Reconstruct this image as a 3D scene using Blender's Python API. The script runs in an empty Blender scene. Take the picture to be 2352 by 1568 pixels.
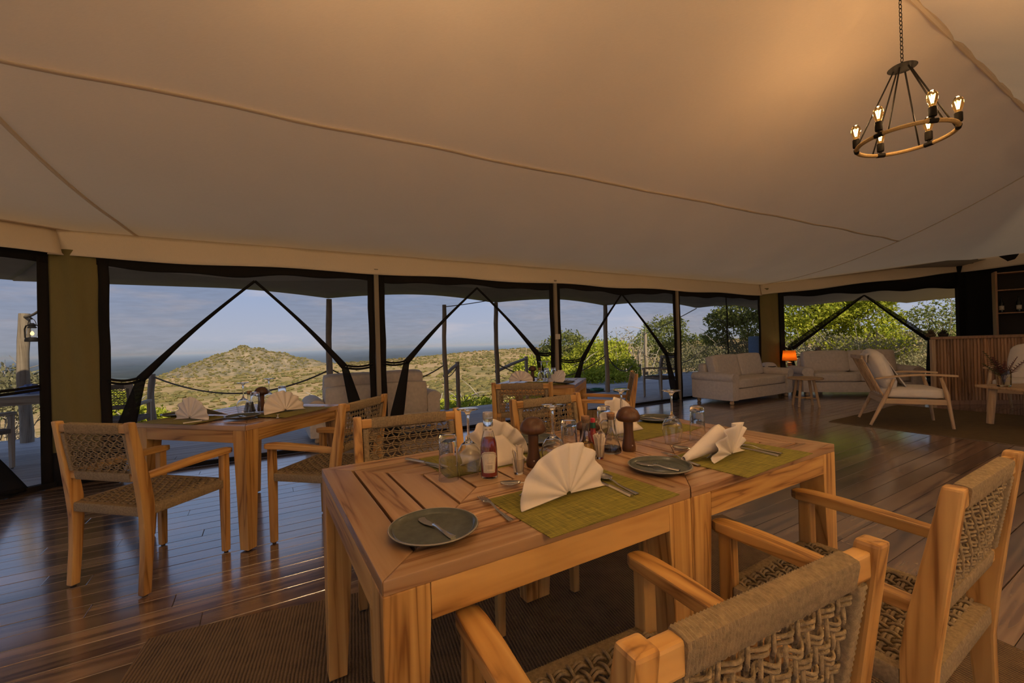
import bpy, bmesh, math, random
import numpy as np
from mathutils import Matrix, Vector
random.seed(7); np.random.seed(7)
PI = math.pi
S = bpy.context.scene
C = S.collection

# ---------------------------------------------------------------- camera, sky, sun, exposure
cam_d = bpy.data.cameras.new('camera'); cam = bpy.data.objects.new('camera', cam_d); C.objects.link(cam)
cam_d.sensor_width = 36.0; cam_d.lens = 15.0; cam_d.clip_start = 0.02; cam_d.clip_end = 60000
PITCH, ROLL, CAMH = 0.00445, -0.0286, 1.2035
fw = Vector((0, math.cos(PITCH), math.sin(PITCH))); up0 = Vector((0, -math.sin(PITCH), math.cos(PITCH))); r0 = Vector((1, 0, 0))
rt = math.cos(ROLL)*r0 + math.sin(ROLL)*up0; upv = -math.sin(ROLL)*r0 + math.cos(ROLL)*up0
mw = Matrix.Identity(4)
for i in range(3):
    mw[i][0] = rt[i]; mw[i][1] = upv[i]; mw[i][2] = -fw[i]
mw[2][3] = CAMH
cam.matrix_world = mw
S.camera = cam

S.view_settings.view_transform = 'Standard'; S.view_settings.look = 'None'
S.view_settings.exposure = 0.15; S.view_settings.gamma = 1.0; S.view_settings.use_curve_mapping = False

world = bpy.data.worlds.new('sky'); S.world = world; world.use_nodes = True
wn = world.node_tree; wn.nodes.clear()
def N(nt, t, **kw):
    n = nt.nodes.new(t)
    for k, v in kw.items():
        if k.startswith('i_'):
            key = k[2:]; key = int(key) if key.isdigit() else key.replace('_', ' ')
            n.inputs[key].default_value = v
        else: setattr(n, k, v)
    return n
def ramp(nt, stops, interp='LINEAR'):
    n = nt.nodes.new('ShaderNodeValToRGB'); r = n.color_ramp; r.interpolation = interp
    while len(r.elements) < len(stops): r.elements.new(.5)
    for e, (p, c) in zip(r.elements, stops):
        e.position = p; e.color = (*c, 1) if len(c) == 3 else c
    return n
tc = N(wn, 'ShaderNodeTexCoord'); sep = N(wn, 'ShaderNodeSeparateXYZ')
wn.links.new(tc.outputs['Generated'], sep.inputs[0])
sk = ramp(wn, [(0.0, (.30, .33, .40)), (.03, (.335, .36, .44)), (.12, (.27, .335, .49)), (.3, (.20, .28, .46)), (1.0, (.12, .19, .38))])
wn.links.new(sep.outputs[2], sk.inputs[0])
mp = N(wn, 'ShaderNodeMapping'); mp.inputs['Scale'].default_value = (1.6, 1.6, 9.0)
wn.links.new(tc.outputs['Generated'], mp.inputs[0])
cn = N(wn, 'ShaderNodeTexNoise'); cn.inputs['Scale'].default_value = 2.6; cn.inputs['Detail'].default_value = 7; cn.inputs['Roughness'].default_value = .6
wn.links.new(mp.outputs[0], cn.inputs['Vector'])
cr = ramp(wn, [(.50, (0, 0, 0)), (.72, (.75, .75, .75))]); wn.links.new(cn.outputs[0], cr.inputs[0])
mx = N(wn, 'ShaderNodeMixRGB'); mx.inputs[2].default_value = (.47, .43, .46, 1)
wn.links.new(cr.outputs[0], mx.inputs[0]); wn.links.new(sk.outputs[0], mx.inputs[1])
bg = N(wn, 'ShaderNodeBackground'); bg.inputs['Strength'].default_value = 1.10
wo = N(wn, 'ShaderNodeOutputWorld'); wn.links.new(mx.outputs[0], bg.inputs[0]); wn.links.new(bg.outputs[0], wo.inputs[0])

sun_d = bpy.data.lights.new('sun', 'SUN'); sun_d.energy = 4.9; sun_d.angle = .012; sun_d.color = (1.0, .86, .62)
sun = bpy.data.objects.new('sun', sun_d); C.objects.link(sun)
sun.rotation_euler = Vector((-.42, .74, -.56)).to_track_quat('-Z', 'Y').to_euler()

# ---------------------------------------------------------------- helpers
TH = math.radians(30.3)
U = Vector((math.cos(TH), math.sin(TH))); V = Vector((-math.sin(TH), math.cos(TH)))
def Wt(s, w, z=0.0):            # tent coordinates: s along the front wall, w inwards from it
    p = U*s + V*(5.582 - w); return Vector((p.x, p.y, z))

class M:
    def __init__(self): self.v = []; self.f = []
    def add(self, vs, fs):
        b = len(self.v); self.v += [tuple(p) for p in vs]; self.f += [tuple(b+i for i in q) for q in fs]; return self
    def box(self, x0, x1, y0, y1, z0, z1):
        return self.add([(x0,y0,z0),(x1,y0,z0),(x1,y1,z0),(x0,y1,z0),(x0,y0,z1),(x1,y0,z1),(x1,y1,z1),(x0,y1,z1)],
            [(3,2,1,0),(4,5,6,7),(0,1,5,4),(1,2,6,5),(2,3,7,6),(3,0,4,7)])
    def loft(self, rings, cap=True, closed=False):
        n = len(rings[0]); vs = [p for r in rings for p in r]; fs = []
        m = len(rings); last = m if closed else m-1
        for i in range(last):
            for j in range(n):
                a = i*n+j; b = i*n+(j+1) % n; i2 = (i+1) % m
                fs.append((a, b, i2*n+(j+1) % n, i2*n+j))
        if cap and not closed:
            fs.append(tuple(reversed(range(n)))); fs.append(tuple((m-1)*n+j for j in range(n)))
        return self.add(vs, fs)
    def tube(self, pts, r, n=6, closed=False, cap=True):
        pts = [Vector(p) for p in pts]; m = len(pts); rings = []; ref = None
        for i, p in enumerate(pts):
            a = pts[(i-1) % m] if (i > 0 or closed) else p; b = pts[(i+1) % m] if (i < m-1 or closed) else p
            t = (b-a).normalized() if (b-a).length > 1e-9 else Vector((0,0,1))
            if ref is None: ref = t.orthogonal().normalized()
            ref = (ref - t*ref.dot(t))
            ref = ref.normalized() if ref.length > 1e-6 else t.orthogonal().normalized()
            bi = t.cross(ref); rr = r[i] if isinstance(r, (list, tuple)) else r
            rings.append([p + (ref*math.cos(2*PI*k/n) + bi*math.sin(2*PI*k/n))*rr for k in range(n)])
        return self.loft(rings, cap, closed)
    def lathe(self, prof, n=24, c=(0,0,0)):
        rings = [[(c[0]+r*math.cos(2*PI*k/n), c[1]+r*math.sin(2*PI*k/n), c[2]+z) for k in range(n)] for r, z in prof]
        return self.loft(rings, True)
    def prism(self, poly, z0, z1):
        n = len(poly); return self.loft([[(x,y,z0) for x,y in poly], [(x,y,z1) for x,y in poly]])
    def grid(self, rows):
        n = len(rows[0]); vs = [p for r in rows for p in r]; fs = []
        for i in range(len(rows)-1):
            for j in range(n-1): fs.append((i*n+j, i*n+j+1, (i+1)*n+j+1, (i+1)*n+j))
        return self.add(vs, fs)
    def mesh(self, name, bev=0, seg=2, smooth=None, solid=0, fix=True):
        me = bpy.data.meshes.new(name); me.from_pydata(self.v, [], self.f)
        if bev or fix or solid:
            bm = bmesh.new(); bm.from_mesh(me)
            if fix: bmesh.ops.recalc_face_normals(bm, faces=bm.faces)
            if solid: bmesh.ops.solidify(bm, geom=bm.faces[:], thickness=solid)
            if bev:
                es = [e for e in bm.edges if len(e.link_faces) == 2 and e.calc_face_angle(0) > .5]
                bmesh.ops.bevel(bm, geom=es, offset=bev, segments=seg, profile=.6, affect='EDGES', clamp_overlap=True)
            bm.to_mesh(me); bm.free()
        if smooth is not None:
            me.polygons.foreach_set('use_smooth', [True]*len(me.polygons))
            if smooth < 3: me.set_sharp_from_angle(angle=smooth)
        return me
    def to(self, name, mat, parent=None, loc=None, rot=None, **kw):
        return link(name, self.mesh(name, **kw), mat, parent, loc, rot)
def link(name, me, mat, parent=None, loc=None, rot=None):
    if mat is not None and len(me.materials) == 0: me.materials.append(mat)
    o = bpy.data.objects.new(name, me); C.objects.link(o)
    if parent is not None: o.parent = parent
    if loc is not None: o.location = loc
    if rot is not None: o.rotation_euler = rot
    return o
def tag(o, label=None, cat=None, group=None, kind=None):
    if label: o['label'] = label
    if cat: o['category'] = cat
    if group: o['group'] = group
    if kind: o['kind'] = kind
    return o
def empty(name, loc=(0,0,0), rz=0, parent=None):
    o = bpy.data.objects.new(name, None); C.objects.link(o); o.empty_display_size = .1
    o.location = loc; o.rotation_euler = (0,0,rz)
    if parent is not None: o.parent = parent
    return o
def thing(name, label, cat, loc=(0,0,0), rz=0, group=None):
    return tag(empty(name, loc, rz), label, cat, group)
KIDS = {}
def copy_tree(o, parent=None):
    c = o.copy(); C.objects.link(c)
    if parent is not None: c.parent = parent
    for ch in list(o.children):
        copy_tree(ch, c)
    return c
class Proto:                    # first call moves the source itself, later calls copy it
    def __init__(self, root): self.root = root; self.used = False
    def put(self, loc, rz, label, group=None):
        o = copy_tree(self.root) if self.used else self.root
        self.used = True; o.location = loc; o.rotation_euler = (0, 0, rz); o['label'] = label
        if group: o['group'] = group
        return o
def rbox(sx, sy, sz, r, n=5, puff=0.0, c=(0,0,0)):   # soft rounded box
    bm = bmesh.new(); bmesh.ops.create_cube(bm, size=2.0)
    bmesh.ops.subdivide_edges(bm, edges=bm.edges[:], cuts=n, use_grid_fill=True)
    me = M(); idx = {}
    for i, v in enumerate(bm.verts):
        p = v.co; q = []
        h = (sx/2, sy/2, sz/2)
        t = [p[k]*h[k] for k in range(3)]
        inner = [max(-(h[k]-r), min(h[k]-r, t[k])) for k in range(3)]
        d = Vector([t[k]-inner[k] for k in range(3)])
        if d.length > 1e-9: d = d.normalized()*r
        e = Vector(inner)+d
        if puff:
            e.z += puff*p.z*(1-p.x**2)*(1-p.y**2)
            e.y += puff*.7*p.y*(1-p.x**2)*(1-p.z**2)
            e.x += puff*.5*p.x*(1-p.y**2)*(1-p.z**2)
        me.v.append((e.x+c[0], e.y+c[1], e.z+c[2])); idx[v] = i
    # edges of the grid need samples in the rounded zone: bias the samples outwards
    for f in bm.faces: me.f.append(tuple(idx[v] for v in f.verts))
    bm.free(); return me

# ---------------------------------------------------------------- materials
def new_mat(name):
    m = bpy.data.materials.new(name); m.use_nodes = True; nt = m.node_tree; nt.nodes.clear()
    out = nt.nodes.new('ShaderNodeOutputMaterial'); return m, nt, out
def pbsdf(nt, out, color=(.5,.5,.5), rough=.5, **kw):
    b = nt.nodes.new('ShaderNodeBsdfPrincipled'); b.inputs['Base Color'].default_value = (*color, 1); b.inputs['Roughness'].default_value = rough
    for k, v in kw.items(): b.inputs[k.replace('_', ' ')].default_value = v
    nt.links.new(b.outputs[0], out.inputs[0]); return b
def plain(name, color, rough=.5, noise=0, nscale=30, bump=0, bscale=200, **kw):
    m, nt, out = new_mat(name); b = pbsdf(nt, out, color, rough, **kw)
    t = N(nt, 'ShaderNodeTexCoord')
    if noise:
        n = N(nt, 'ShaderNodeTexNoise'); n.inputs['Scale'].default_value = nscale; n.inputs['Detail'].default_value = 4
        nt.links.new(t.outputs['Object'], n.inputs['Vector'])
        r = ramp(nt, [(.3, tuple(c*(1-noise) for c in color)), (.7, tuple(min(1, c*(1+noise)) for c in color))])
        nt.links.new(n.outputs[0], r.inputs[0]); nt.links.new(r.outputs[0], b.inputs['Base Color'])
    if bump:
        n2 = N(nt, 'ShaderNodeTexNoise'); n2.inputs['Scale'].default_value = bscale; n2.inputs['Detail'].default_value = 3
        nt.links.new(t.outputs['Object'], n2.inputs['Vector'])
        bp = N(nt, 'ShaderNodeBump'); bp.inputs['Strength'].default_value = bump; bp.inputs['Distance'].default_value = .002
        nt.links.new(n2.outputs[0], bp.inputs['Height']); nt.links.new(bp.outputs[0], b.inputs['Normal'])
    return m
def wood(name, axis, light, dark, mid=None, rough=.4, scale=9.0, stretch=.06, coat=0.0, island=False, vary=.35, spec=.4, coat_ior=1.5):
    m, nt, out = new_mat(name); b = pbsdf(nt, out, light, rough); b.inputs['Coat Weight'].default_value = coat; b.inputs['Coat Roughness'].default_value = .14; b.inputs['Coat IOR'].default_value = coat_ior
    b.inputs['Specular IOR Level'].default_value = spec
    t = N(nt, 'ShaderNodeTexCoord')
    if island: rnd = N(nt, 'ShaderNodeNewGeometry').outputs['Random Per Island']
    else: rnd = N(nt, 'ShaderNodeObjectInfo').outputs['Random']
    mul = N(nt, 'ShaderNodeMath', operation='MULTIPLY'); mul.inputs[1].default_value = 37.0; nt.links.new(rnd, mul.inputs[0])
    cmb = N(nt, 'ShaderNodeCombineXYZ')
    for k in range(3): nt.links.new(mul.outputs[0], cmb.inputs[k])
    add = N(nt, 'ShaderNodeVectorMath', operation='ADD'); nt.links.new(t.outputs['Object'], add.inputs[0]); nt.links.new(cmb.outputs[0], add.inputs[1])
    mp = N(nt, 'ShaderNodeMapping'); sc = [1.0, 1.0, 1.0]; sc[axis] = stretch; mp.inputs['Scale'].default_value = sc
    nt.links.new(add.outputs[0], mp.inputs[0])
    n1 = N(nt, 'ShaderNodeTexNoise'); n1.inputs['Scale'].default_value = scale; n1.inputs['Detail'].default_value = 3; n1.inputs['Distortion'].default_value = 1.2
    n2 = N(nt, 'ShaderNodeTexNoise'); n2.inputs['Scale'].default_value = scale*9; n2.inputs['Detail'].default_value = 2
    nt.links.new(mp.outputs[0], n1.inputs['Vector']); nt.links.new(mp.outputs[0], n2.inputs['Vector'])
    # growth rings: repeat the smooth field
    mu = N(nt, 'ShaderNodeMath', operation='MULTIPLY'); mu.inputs[1].default_value = 5.0; nt.links.new(n1.outputs[0], mu.inputs[0])
    pp = N(nt, 'ShaderNodeMath', operation='PINGPONG'); pp.inputs[1].default_value = .5; nt.links.new(mu.outputs[0], pp.inputs[0])
    mix = N(nt, 'ShaderNodeMath', operation='MULTIPLY_ADD'); mix.inputs[1].default_value = 1.35; nt.links.new(pp.outputs[0], mix.inputs[0])
    fs = N(nt, 'ShaderNodeMath', operation='MULTIPLY_ADD'); fs.inputs[1].default_value = .5; fs.inputs[2].default_value = -.12; nt.links.new(n2.outputs[0], fs.inputs[0])
    nt.links.new(fs.outputs[0], mix.inputs[2])
    mid = mid or tuple((a*.65+c*.35) for a, c in zip(light, dark))
    r = ramp(nt, [(.08, dark), (.28, mid), (.75, light)]); nt.links.new(mix.outputs[0], r.inputs[0])
    hs = N(nt, 'ShaderNodeHueSaturation')
    vv = N(nt, 'ShaderNodeMath', operation='MULTIPLY_ADD'); vv.inputs[1].default_value = vary*2; vv.inputs[2].default_value = 1-vary
    wn_ = N(nt, 'ShaderNodeTexWhiteNoise', noise_dimensions='1D'); nt.links.new(mul.outputs[0], wn_.inputs['W']); nt.links.new(wn_.outputs['Value'], vv.inputs[0])
    nt.links.new(vv.outputs[0], hs.inputs['Value']); nt.links.new(r.outputs[0], hs.inputs['Color'])
    nt.links.new(hs.outputs[0], b.inputs['Base Color'])
    bp = N(nt, 'ShaderNodeBump'); bp.inputs['Strength'].default_value = .12; bp.inputs['Distance'].default_value = .001
    nt.links.new(n2.outputs[0], bp.inputs['Height']); nt.links.new(bp.outputs[0], b.inputs['Normal'])
    return m
TL, TD, TM = (.56, .325, .11), (.20, .085, .02), (.44, .23, .068)
TEAK = [wood('teak_%s' % 'xyz'[k], k, TL, TD, TM, rough=.42, scale=7, vary=.16) for k in range(3)]
TTOP = wood('teak_top', 0, (.46, .285, .155), (.20, .10, .048), (.38, .215, .11), rough=.27, scale=7, vary=.22, coat=.25)
FLOORM = wood('floor_plank', 0, (.27, .18, .115), (.05, .029, .021), (.145, .087, .058), rough=.27, scale=5, stretch=.05, vary=.42, coat=1.0, coat_ior=3.0)
FLOORI = wood('floor_plank_far', 0, (.27, .18, .115), (.05, .029, .021), (.145, .087, .058), rough=.27, scale=5, stretch=.05, vary=.42, coat=1.0, coat_ior=3.0, island=True)
DECKM = wood('deck_plank', 0, (.34, .33, .33), (.20, .19, .19), rough=.6, scale=8, vary=.12)
DARKW = wood('dark_wood', 2, (.10, .042, .019), (.045, .018, .009), rough=.38, scale=12, vary=.15)
GAPSHADE = plain('gap_shade', (.05, .028, .014), .8)
BARW = wood('bar_slat', 2, (.42, .24, .12), (.17, .075, .032), rough=.55, scale=10, vary=.35)
SHELFW = wood('shelf_wood', 2, (.36, .2, .1), (.2, .1, .05), rough=.5, vary=.1)
ASH = [wood('pale_ash_%s' % 'xyz'[k], k, (.58, .40, .22), (.38, .23, .11), rough=.5, scale=6, vary=.1) for k in range(3)]
LOG = wood('log', 2, (.30, .235, .165), (.16, .115, .075), rough=.75, scale=10, vary=.12)
ROPE = plain('rope', (.27, .197, .11), .85, noise=.25, nscale=120, bump=.7, bscale=700)
CORDD = plain('dark_rope', (.10, .075, .05), .9, noise=.2, nscale=90)
LINEN = plain('napkin_linen', (.74, .66, .58), .85, bump=.25, bscale=900)
METAL = plain('cutlery_steel', (.62, .60, .57), .22, Metallic=1.0)
BLACKM = plain('black_metal', (.010, .008, .007), .6, Specular_IOR_Level=.12)
SAGE = plain('sage_stoneware', (.075, .083, .068), .22, noise=.12, nscale=60)
SOFAF = plain('sofa_linen', (.66, .58, .49), .9, noise=.08, nscale=25, bump=.4, bscale=500)
CREAM = plain('cream_cushion', (.78, .70, .58), .9, noise=.05, nscale=12, bump=.3, bscale=500)
CORK = plain('cork', (.34, .18, .09), .9, noise=.3, nscale=300)
SOIL = plain('dark_stuff', (.03, .025, .02), .9)
RUB = plain('rubber', (.03, .025, .02), .8)
def glassm(name, color=(1,1,1), ior=1.45, rough=0.0):
    m, nt, out = new_mat(name); b = pbsdf(nt, out, color, rough); b.inputs['Transmission Weight'].default_value = 1; b.inputs['IOR'].default_value = ior; return m
GLASS = glassm('clear_glass', (.97, .97, .96))
AMBER = glassm('amber_bulb_glass', (1.0, .72, .32), 1.2)
KETCH = plain('ketchup', (.26, .012, .006), .25)
BALS = plain('balsamic', (.012, .006, .006), .1)
OILM = glassm('olive_oil', (.85, .62, .12), 1.47)
REDC = plain('red_cap', (.45, .015, .015), .35)
GREENL = plain('green_sleeve', (.012, .075, .035), .4)
SAUCE = plain('hot_sauce', (.24, .02, .008), .25)
LABEL = plain('cream_label', (.60, .53, .42), .6, noise=.06, nscale=200)
LABELG = plain('label_print', (.30, .24, .17), .6)
PAPER = plain('paper', (.68, .58, .46), .9)
WHITEP = plain('white_cap', (.62, .56, .48), .35)
def canvas(name, color, rough=.9, weave=260, amp=.05, big=.05, trans=0):
    m, nt, out = new_mat(name); b = pbsdf(nt, out, color, rough); t = N(nt, 'ShaderNodeTexCoord')
    b.inputs['Specular IOR Level'].default_value = .15
    mp = N(nt, 'ShaderNodeMapping'); mp.inputs['Scale'].default_value = (1, 8, 1); nt.links.new(t.outputs['Object'], mp.inputs[0])
    n = N(nt, 'ShaderNodeTexNoise'); n.inputs['Scale'].default_value = weave/8; n.inputs['Detail'].default_value = 3; nt.links.new(mp.outputs[0], n.inputs['Vector'])
    n2 = N(nt, 'ShaderNodeTexNoise'); n2.inputs['Scale'].default_value = 1.4; n2.inputs['Detail'].default_value = 3; nt.links.new(t.outputs['Object'], n2.inputs['Vector'])
    ad = N(nt, 'ShaderNodeMath', operation='MULTIPLY_ADD'); ad.inputs[1].default_value = amp*2; ad.inputs[2].default_value = 1-amp-big; nt.links.new(n.outputs[0], ad.inputs[0])
    ad2 = N(nt, 'ShaderNodeMath', operation='MULTIPLY_ADD'); ad2.inputs[1].default_value = big*2; nt.links.new(n2.outputs[0], ad2.inputs[0]); nt.links.new(ad.outputs[0], ad2.inputs[2])
    hs = N(nt, 'ShaderNodeHueSaturation'); hs.inputs['Color'].default_value = (*color, 1); nt.links.new(ad2.outputs[0], hs.inputs['Value'])
    nt.links.new(hs.outputs[0], b.inputs['Base Color'])
    if trans:                       # thin canvas lets some daylight through
        tr = N(nt, 'ShaderNodeBsdfTranslucent'); nt.links.new(hs.outputs[0], tr.inputs[0]); mx = N(nt, 'ShaderNodeMixShader'); mx.inputs[0].default_value = trans
        nt.links.new(b.outputs[0], mx.inputs[1]); nt.links.new(tr.outputs[0], mx.inputs[2]); nt.links.new(mx.outputs[0], out.inputs[0])
    return m
ROOF = canvas('roof_canvas', (.72, .565, .395), trans=.10)
VAL = canvas('valance_canvas', (.80, .67, .51), trans=.08)
SEAM = canvas('seam_tape', (.92, .80, .64), trans=.5)
FLY = canvas('fly_canvas', (.33, .29, .245))
OLIVE = canvas('olive_canvas', (.20, .165, .065))
BLACKC = canvas('black_canvas', (.016, .014, .012))
POSTC = canvas('post_sleeve', (.30, .25, .18))
def netm(name, fac, col=(.05, .052, .055)):
    m, nt, out = new_mat(name)
    tr = N(nt, 'ShaderNodeBsdfTransparent'); di = N(nt, 'ShaderNodeBsdfDiffuse'); di.inputs[0].default_value = (*col, 1)
    t = N(nt, 'ShaderNodeTexCoord'); n = N(nt, 'ShaderNodeTexNoise'); n.inputs['Scale'].default_value = 5; n.inputs['Detail'].default_value = 5
    mp = N(nt, 'ShaderNodeMapping'); mp.inputs['Scale'].default_value = (1, 1, 6); nt.links.new(t.outputs['Object'], mp.inputs[0]); nt.links.new(mp.outputs[0], n.inputs['Vector'])
    ad = N(nt, 'ShaderNodeMath', operation='MULTIPLY_ADD'); ad.inputs[1].default_value = .18; ad.inputs[2].default_value = fac-.09; nt.links.new(n.outputs[0], ad.inputs[0])
    mix = N(nt, 'ShaderNodeMixShader'); nt.links.new(ad.outputs[0], mix.inputs[0]); nt.links.new(tr.outputs[0], mix.inputs[1]); nt.links.new(di.outputs[0], mix.inputs[2])
    nt.links.new(mix.outputs[0], out.inputs[0]); return m
NET = netm('insect_net', .33)
NETD = netm('gathered_net', .9, (.02, .02, .02))
def emis(name, col, st):
    m, nt, out = new_mat(name); e = N(nt, 'ShaderNodeEmission'); e.inputs[0].default_value = (*col, 1); e.inputs[1].default_value = st
    nt.links.new(e.outputs[0], out.inputs[0]); return m
FILA = emis('lamp_filament', (1.0, .55, .16), 40)
def matweave(name, c1, c2, sx, sy, rough=.85, bump=.5, rot=0, k2=1.0):
    m, nt, out = new_mat(name); b = pbsdf(nt, out, c1, rough); t = N(nt, 'ShaderNodeTexCoord')
    w1 = N(nt, 'ShaderNodeTexWave', bands_direction='X'); w1.inputs['Scale'].default_value = sx; w1.inputs['Distortion'].default_value = 1.2; w1.inputs['Detail'].default_value = 2
    w2 = N(nt, 'ShaderNodeTexWave', bands_direction='Y'); w2.inputs['Scale'].default_value = sy; w2.inputs['Distortion'].default_value = 1.2; w2.inputs['Detail'].default_value = 2
    mpr = N(nt, 'ShaderNodeMapping'); mpr.inputs['Rotation'].default_value = (0, 0, -rot); nt.links.new(t.outputs['Object'], mpr.inputs[0])
    for w in (w1, w2): nt.links.new(mpr.outputs[0], w.inputs['Vector'])
    n = N(nt, 'ShaderNodeTexNoise'); n.inputs['Scale'].default_value = 14; n.inputs['Detail'].default_value = 5; nt.links.new(t.outputs['Object'], n.inputs['Vector'])
    w2m = N(nt, 'ShaderNodeMath', operation='MULTIPLY_ADD'); w2m.inputs[1].default_value = k2; w2m.inputs[2].default_value = 1-k2; nt.links.new(w2.outputs['Fac'], w2m.inputs[0])
    mu = N(nt, 'ShaderNodeMath', operation='MULTIPLY'); nt.links.new(w1.outputs['Fac'], mu.inputs[0]); nt.links.new(w2m.outputs[0], mu.inputs[1])
    ad = N(nt, 'ShaderNodeMath', operation='MULTIPLY_ADD'); ad.inputs[1].default_value = .8; nt.links.new(n.outputs[0], ad.inputs[0]); nt.links.new(mu.outputs[0], ad.inputs[2])
    r = ramp(nt, [(.3, c2), (.95, c1)]); nt.links.new(ad.outputs[0], r.inputs[0]); nt.links.new(r.outputs[0], b.inputs['Base Color'])
    bp = N(nt, 'ShaderNodeBump'); bp.inputs['Strength'].default_value = bump; bp.inputs['Distance'].default_value = .004
    nt.links.new(mu.outputs[0], bp.inputs['Height']); nt.links.new(bp.outputs[0], b.inputs['Normal']); return m
def threads(name, c1, c2):
    m, nt, out = new_mat(name); b = pbsdf(nt, out, c1, .75); t = N(nt, 'ShaderNodeTexCoord'); ns = []
    for sc in ((7, 330, 1), (330, 7, 1), (28, 900, 1), (900, 28, 1)):
        mp = N(nt, 'ShaderNodeMapping'); mp.inputs['Scale'].default_value = sc; nt.links.new(t.outputs['Object'], mp.inputs[0])
        n = N(nt, 'ShaderNodeTexNoise'); n.inputs['Scale'].default_value = 1.0; n.inputs['Detail'].default_value = 1; nt.links.new(mp.outputs[0], n.inputs['Vector']); ns.append(n)
    s = ns[0].outputs[0]
    for n in ns[1:]:
        a = N(nt, 'ShaderNodeMath', operation='ADD'); nt.links.new(s, a.inputs[0]); nt.links.new(n.outputs[0], a.inputs[1]); s = a.outputs[0]
    q = N(nt, 'ShaderNodeMath', operation='MULTIPLY'); q.inputs[1].default_value = .25; nt.links.new(s, q.inputs[0])
    r = ramp(nt, [(.40, c2), (.52, c1), (.63, tuple(min(1, c*1.7) for c in c1))]); nt.links.new(q.outputs[0], r.inputs[0]); nt.links.new(r.outputs[0], b.inputs['Base Color'])
    bp = N(nt, 'ShaderNodeBump'); bp.inputs['Strength'].default_value = .5; bp.inputs['Distance'].default_value = .002
    nt.links.new(q.outputs[0], bp.inputs['Height']); nt.links.new(bp.outputs[0], b.inputs['Normal']); return m
PLACE = threads('green_placemat', (.215, .185, .022), (.085, .078, .008))
RUGM = matweave('sisal_rug', (.19, .125, .06), (.055, .032, .015), 24, 48, .95, 1.0, rot=math.radians(20.3), k2=.45)
RUG2 = matweave('lounge_rug', (.16, .105, .03), (.075, .048, .014), 24, 36, .95, .6, rot=TH, k2=.6)
# ================================================================ STRUCTURE
SL, SR, WB = -1.65, 9.9, 8.84          # left and right corner of the front wall, back wall
EL, ER, WC = (-5.2, 2.3), (13.74, 2.38), 4.42
def smin(w):
    w = min(max(w, 0), WB); k = min(w, WB-w)
    return SL + (EL[0]-SL)*min(1, k/EL[1])
def smax(w):
    w = min(max(w, 0), WB); k = min(w, WB-w)
    return SR + (ER[0]-SR)*min(1, k/ER[1])

# ---- floor of separate planks
floor = tag(empty('floor', (0,0,0), TH), kind='structure', label='glossy brown hardwood plank floor inside the tent')
PW = .125
def tl(s, w): return (s, 5.582-w)       # tent-local xy for objects parented to something turned by TH
near, far = [], []
nrow = int(WB/PW)+1
rng = random.Random(3)
for r in range(nrow):
    w0 = r*PW; w1 = w0+PW-.0026; wm = (w0+w1)/2
    a, b = smin(wm)+.02, smax(wm)-.02
    s = a
    first = rng.uniform(.6, 2.6)
    while s < b-.05:
        L = first if s == a else rng.uniform(1.9, 3.3)
        e = min(b, s+L)
        if b-e < .4: e = b
        (near if (w1 < 5.6 and s < 10.5 and e > -3.6) else far).append((s, e-.0016, w0, w1))
        s = e
near.sort(key=lambda q: (q[0]+q[1])**2/4+(5.6-q[2])**2)
far += near[285:]; near = near[:285]
for (s0, s1, w0, w1) in near:
    L = s1-s0; h = rng.uniform(-.0006, .0006)
    m = M().box(-L/2, L/2, -(w1-w0)/2, (w1-w0)/2, -.02, 0)
    x, y = tl((s0+s1)/2, (w0+w1)/2)
    m.to('plank', FLOORM, floor, (x, y, h), bev=.0018, seg=1)
m = M()
for (s0, s1, w0, w1) in far:
    m.box(s0, s1, 5.582-w1, 5.582-w0, -.02, rng.uniform(-.0006, .0006))
tag(m.to('plank_run', FLOORI, floor), kind='stuff')
m = M(); pts = [tl(smin(w), w) for w in (0, EL[1], WB-EL[1], WB)] + [tl(smax(w), w) for w in (WB, WB-ER[1], ER[1], 0)]
m.prism(pts, -.16, -.021).to('subfloor', SOIL, floor)

# ---- deck outside, separate planks
deck = tag(empty('deck', (0,0,0), TH), kind='structure', label='weathered grey plank deck outside the tent')
DW = .15
def deck_spans(w):      # w negative = outside
    if w > 0: return [(9.96+1.612*w, 15.0)]
    out = []
    if w > -3.6: out.append((-8.5, .95))
    if w > -2.1: out.append((.95, 7.35))
    if w > -4.7: out.append((7.35, 15.0))
    return out
r = 0; dn = []; df = M()
for i in range(-32, 15):
    w0 = i*DW; w1 = w0+DW-.006
    if w0 < 0 < w1: w1 = -.01
    for (a, b) in deck_spans(w0+.01 if w0 < 0 else w1):
        s = a
        while s < b-.05:
            e = min(b, s+rng.uniform(3.4, 5.0))
            if b-e < .5: e = b
            dn.append((s, e-.004, w0, w1)); s = e
for (s0, s1, w0, w1) in dn:
    x, y = tl((s0+s1)/2, (w0+w1)/2)
    M().box(-(s1-s0)/2, (s1-s0)/2, -(w1-w0)/2, (w1-w0)/2, -.05, -.012).to('deck_plank', DECKM, deck, (x, y, rng.uniform(-.001, .001)), bev=.002, seg=1)
# strip left of the tent's slanted left end
for k in range(14):
    w0 = .01+k*DW
    L = smin(w0+DW)-.06+8.5
    x, y = tl(-8.5+L/2, w0+DW/2)
    M().box(-L/2, L/2, -DW/2+.003, DW/2-.003, -.05, -.012).to('deck_plank', DECKM, deck, (x, y, 0), bev=.002, seg=1)
m = M()
for (a, b, w0, w1) in ((-8.5, .95, -3.6, 0), (.95, 7.35, -2.1, 0), (7.35, 15, -4.7, 0)):
    m.box(a, b, 5.582, 5.582-w0, -.22, -.06)
m.to('deck_joists', SOIL, deck)

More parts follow.
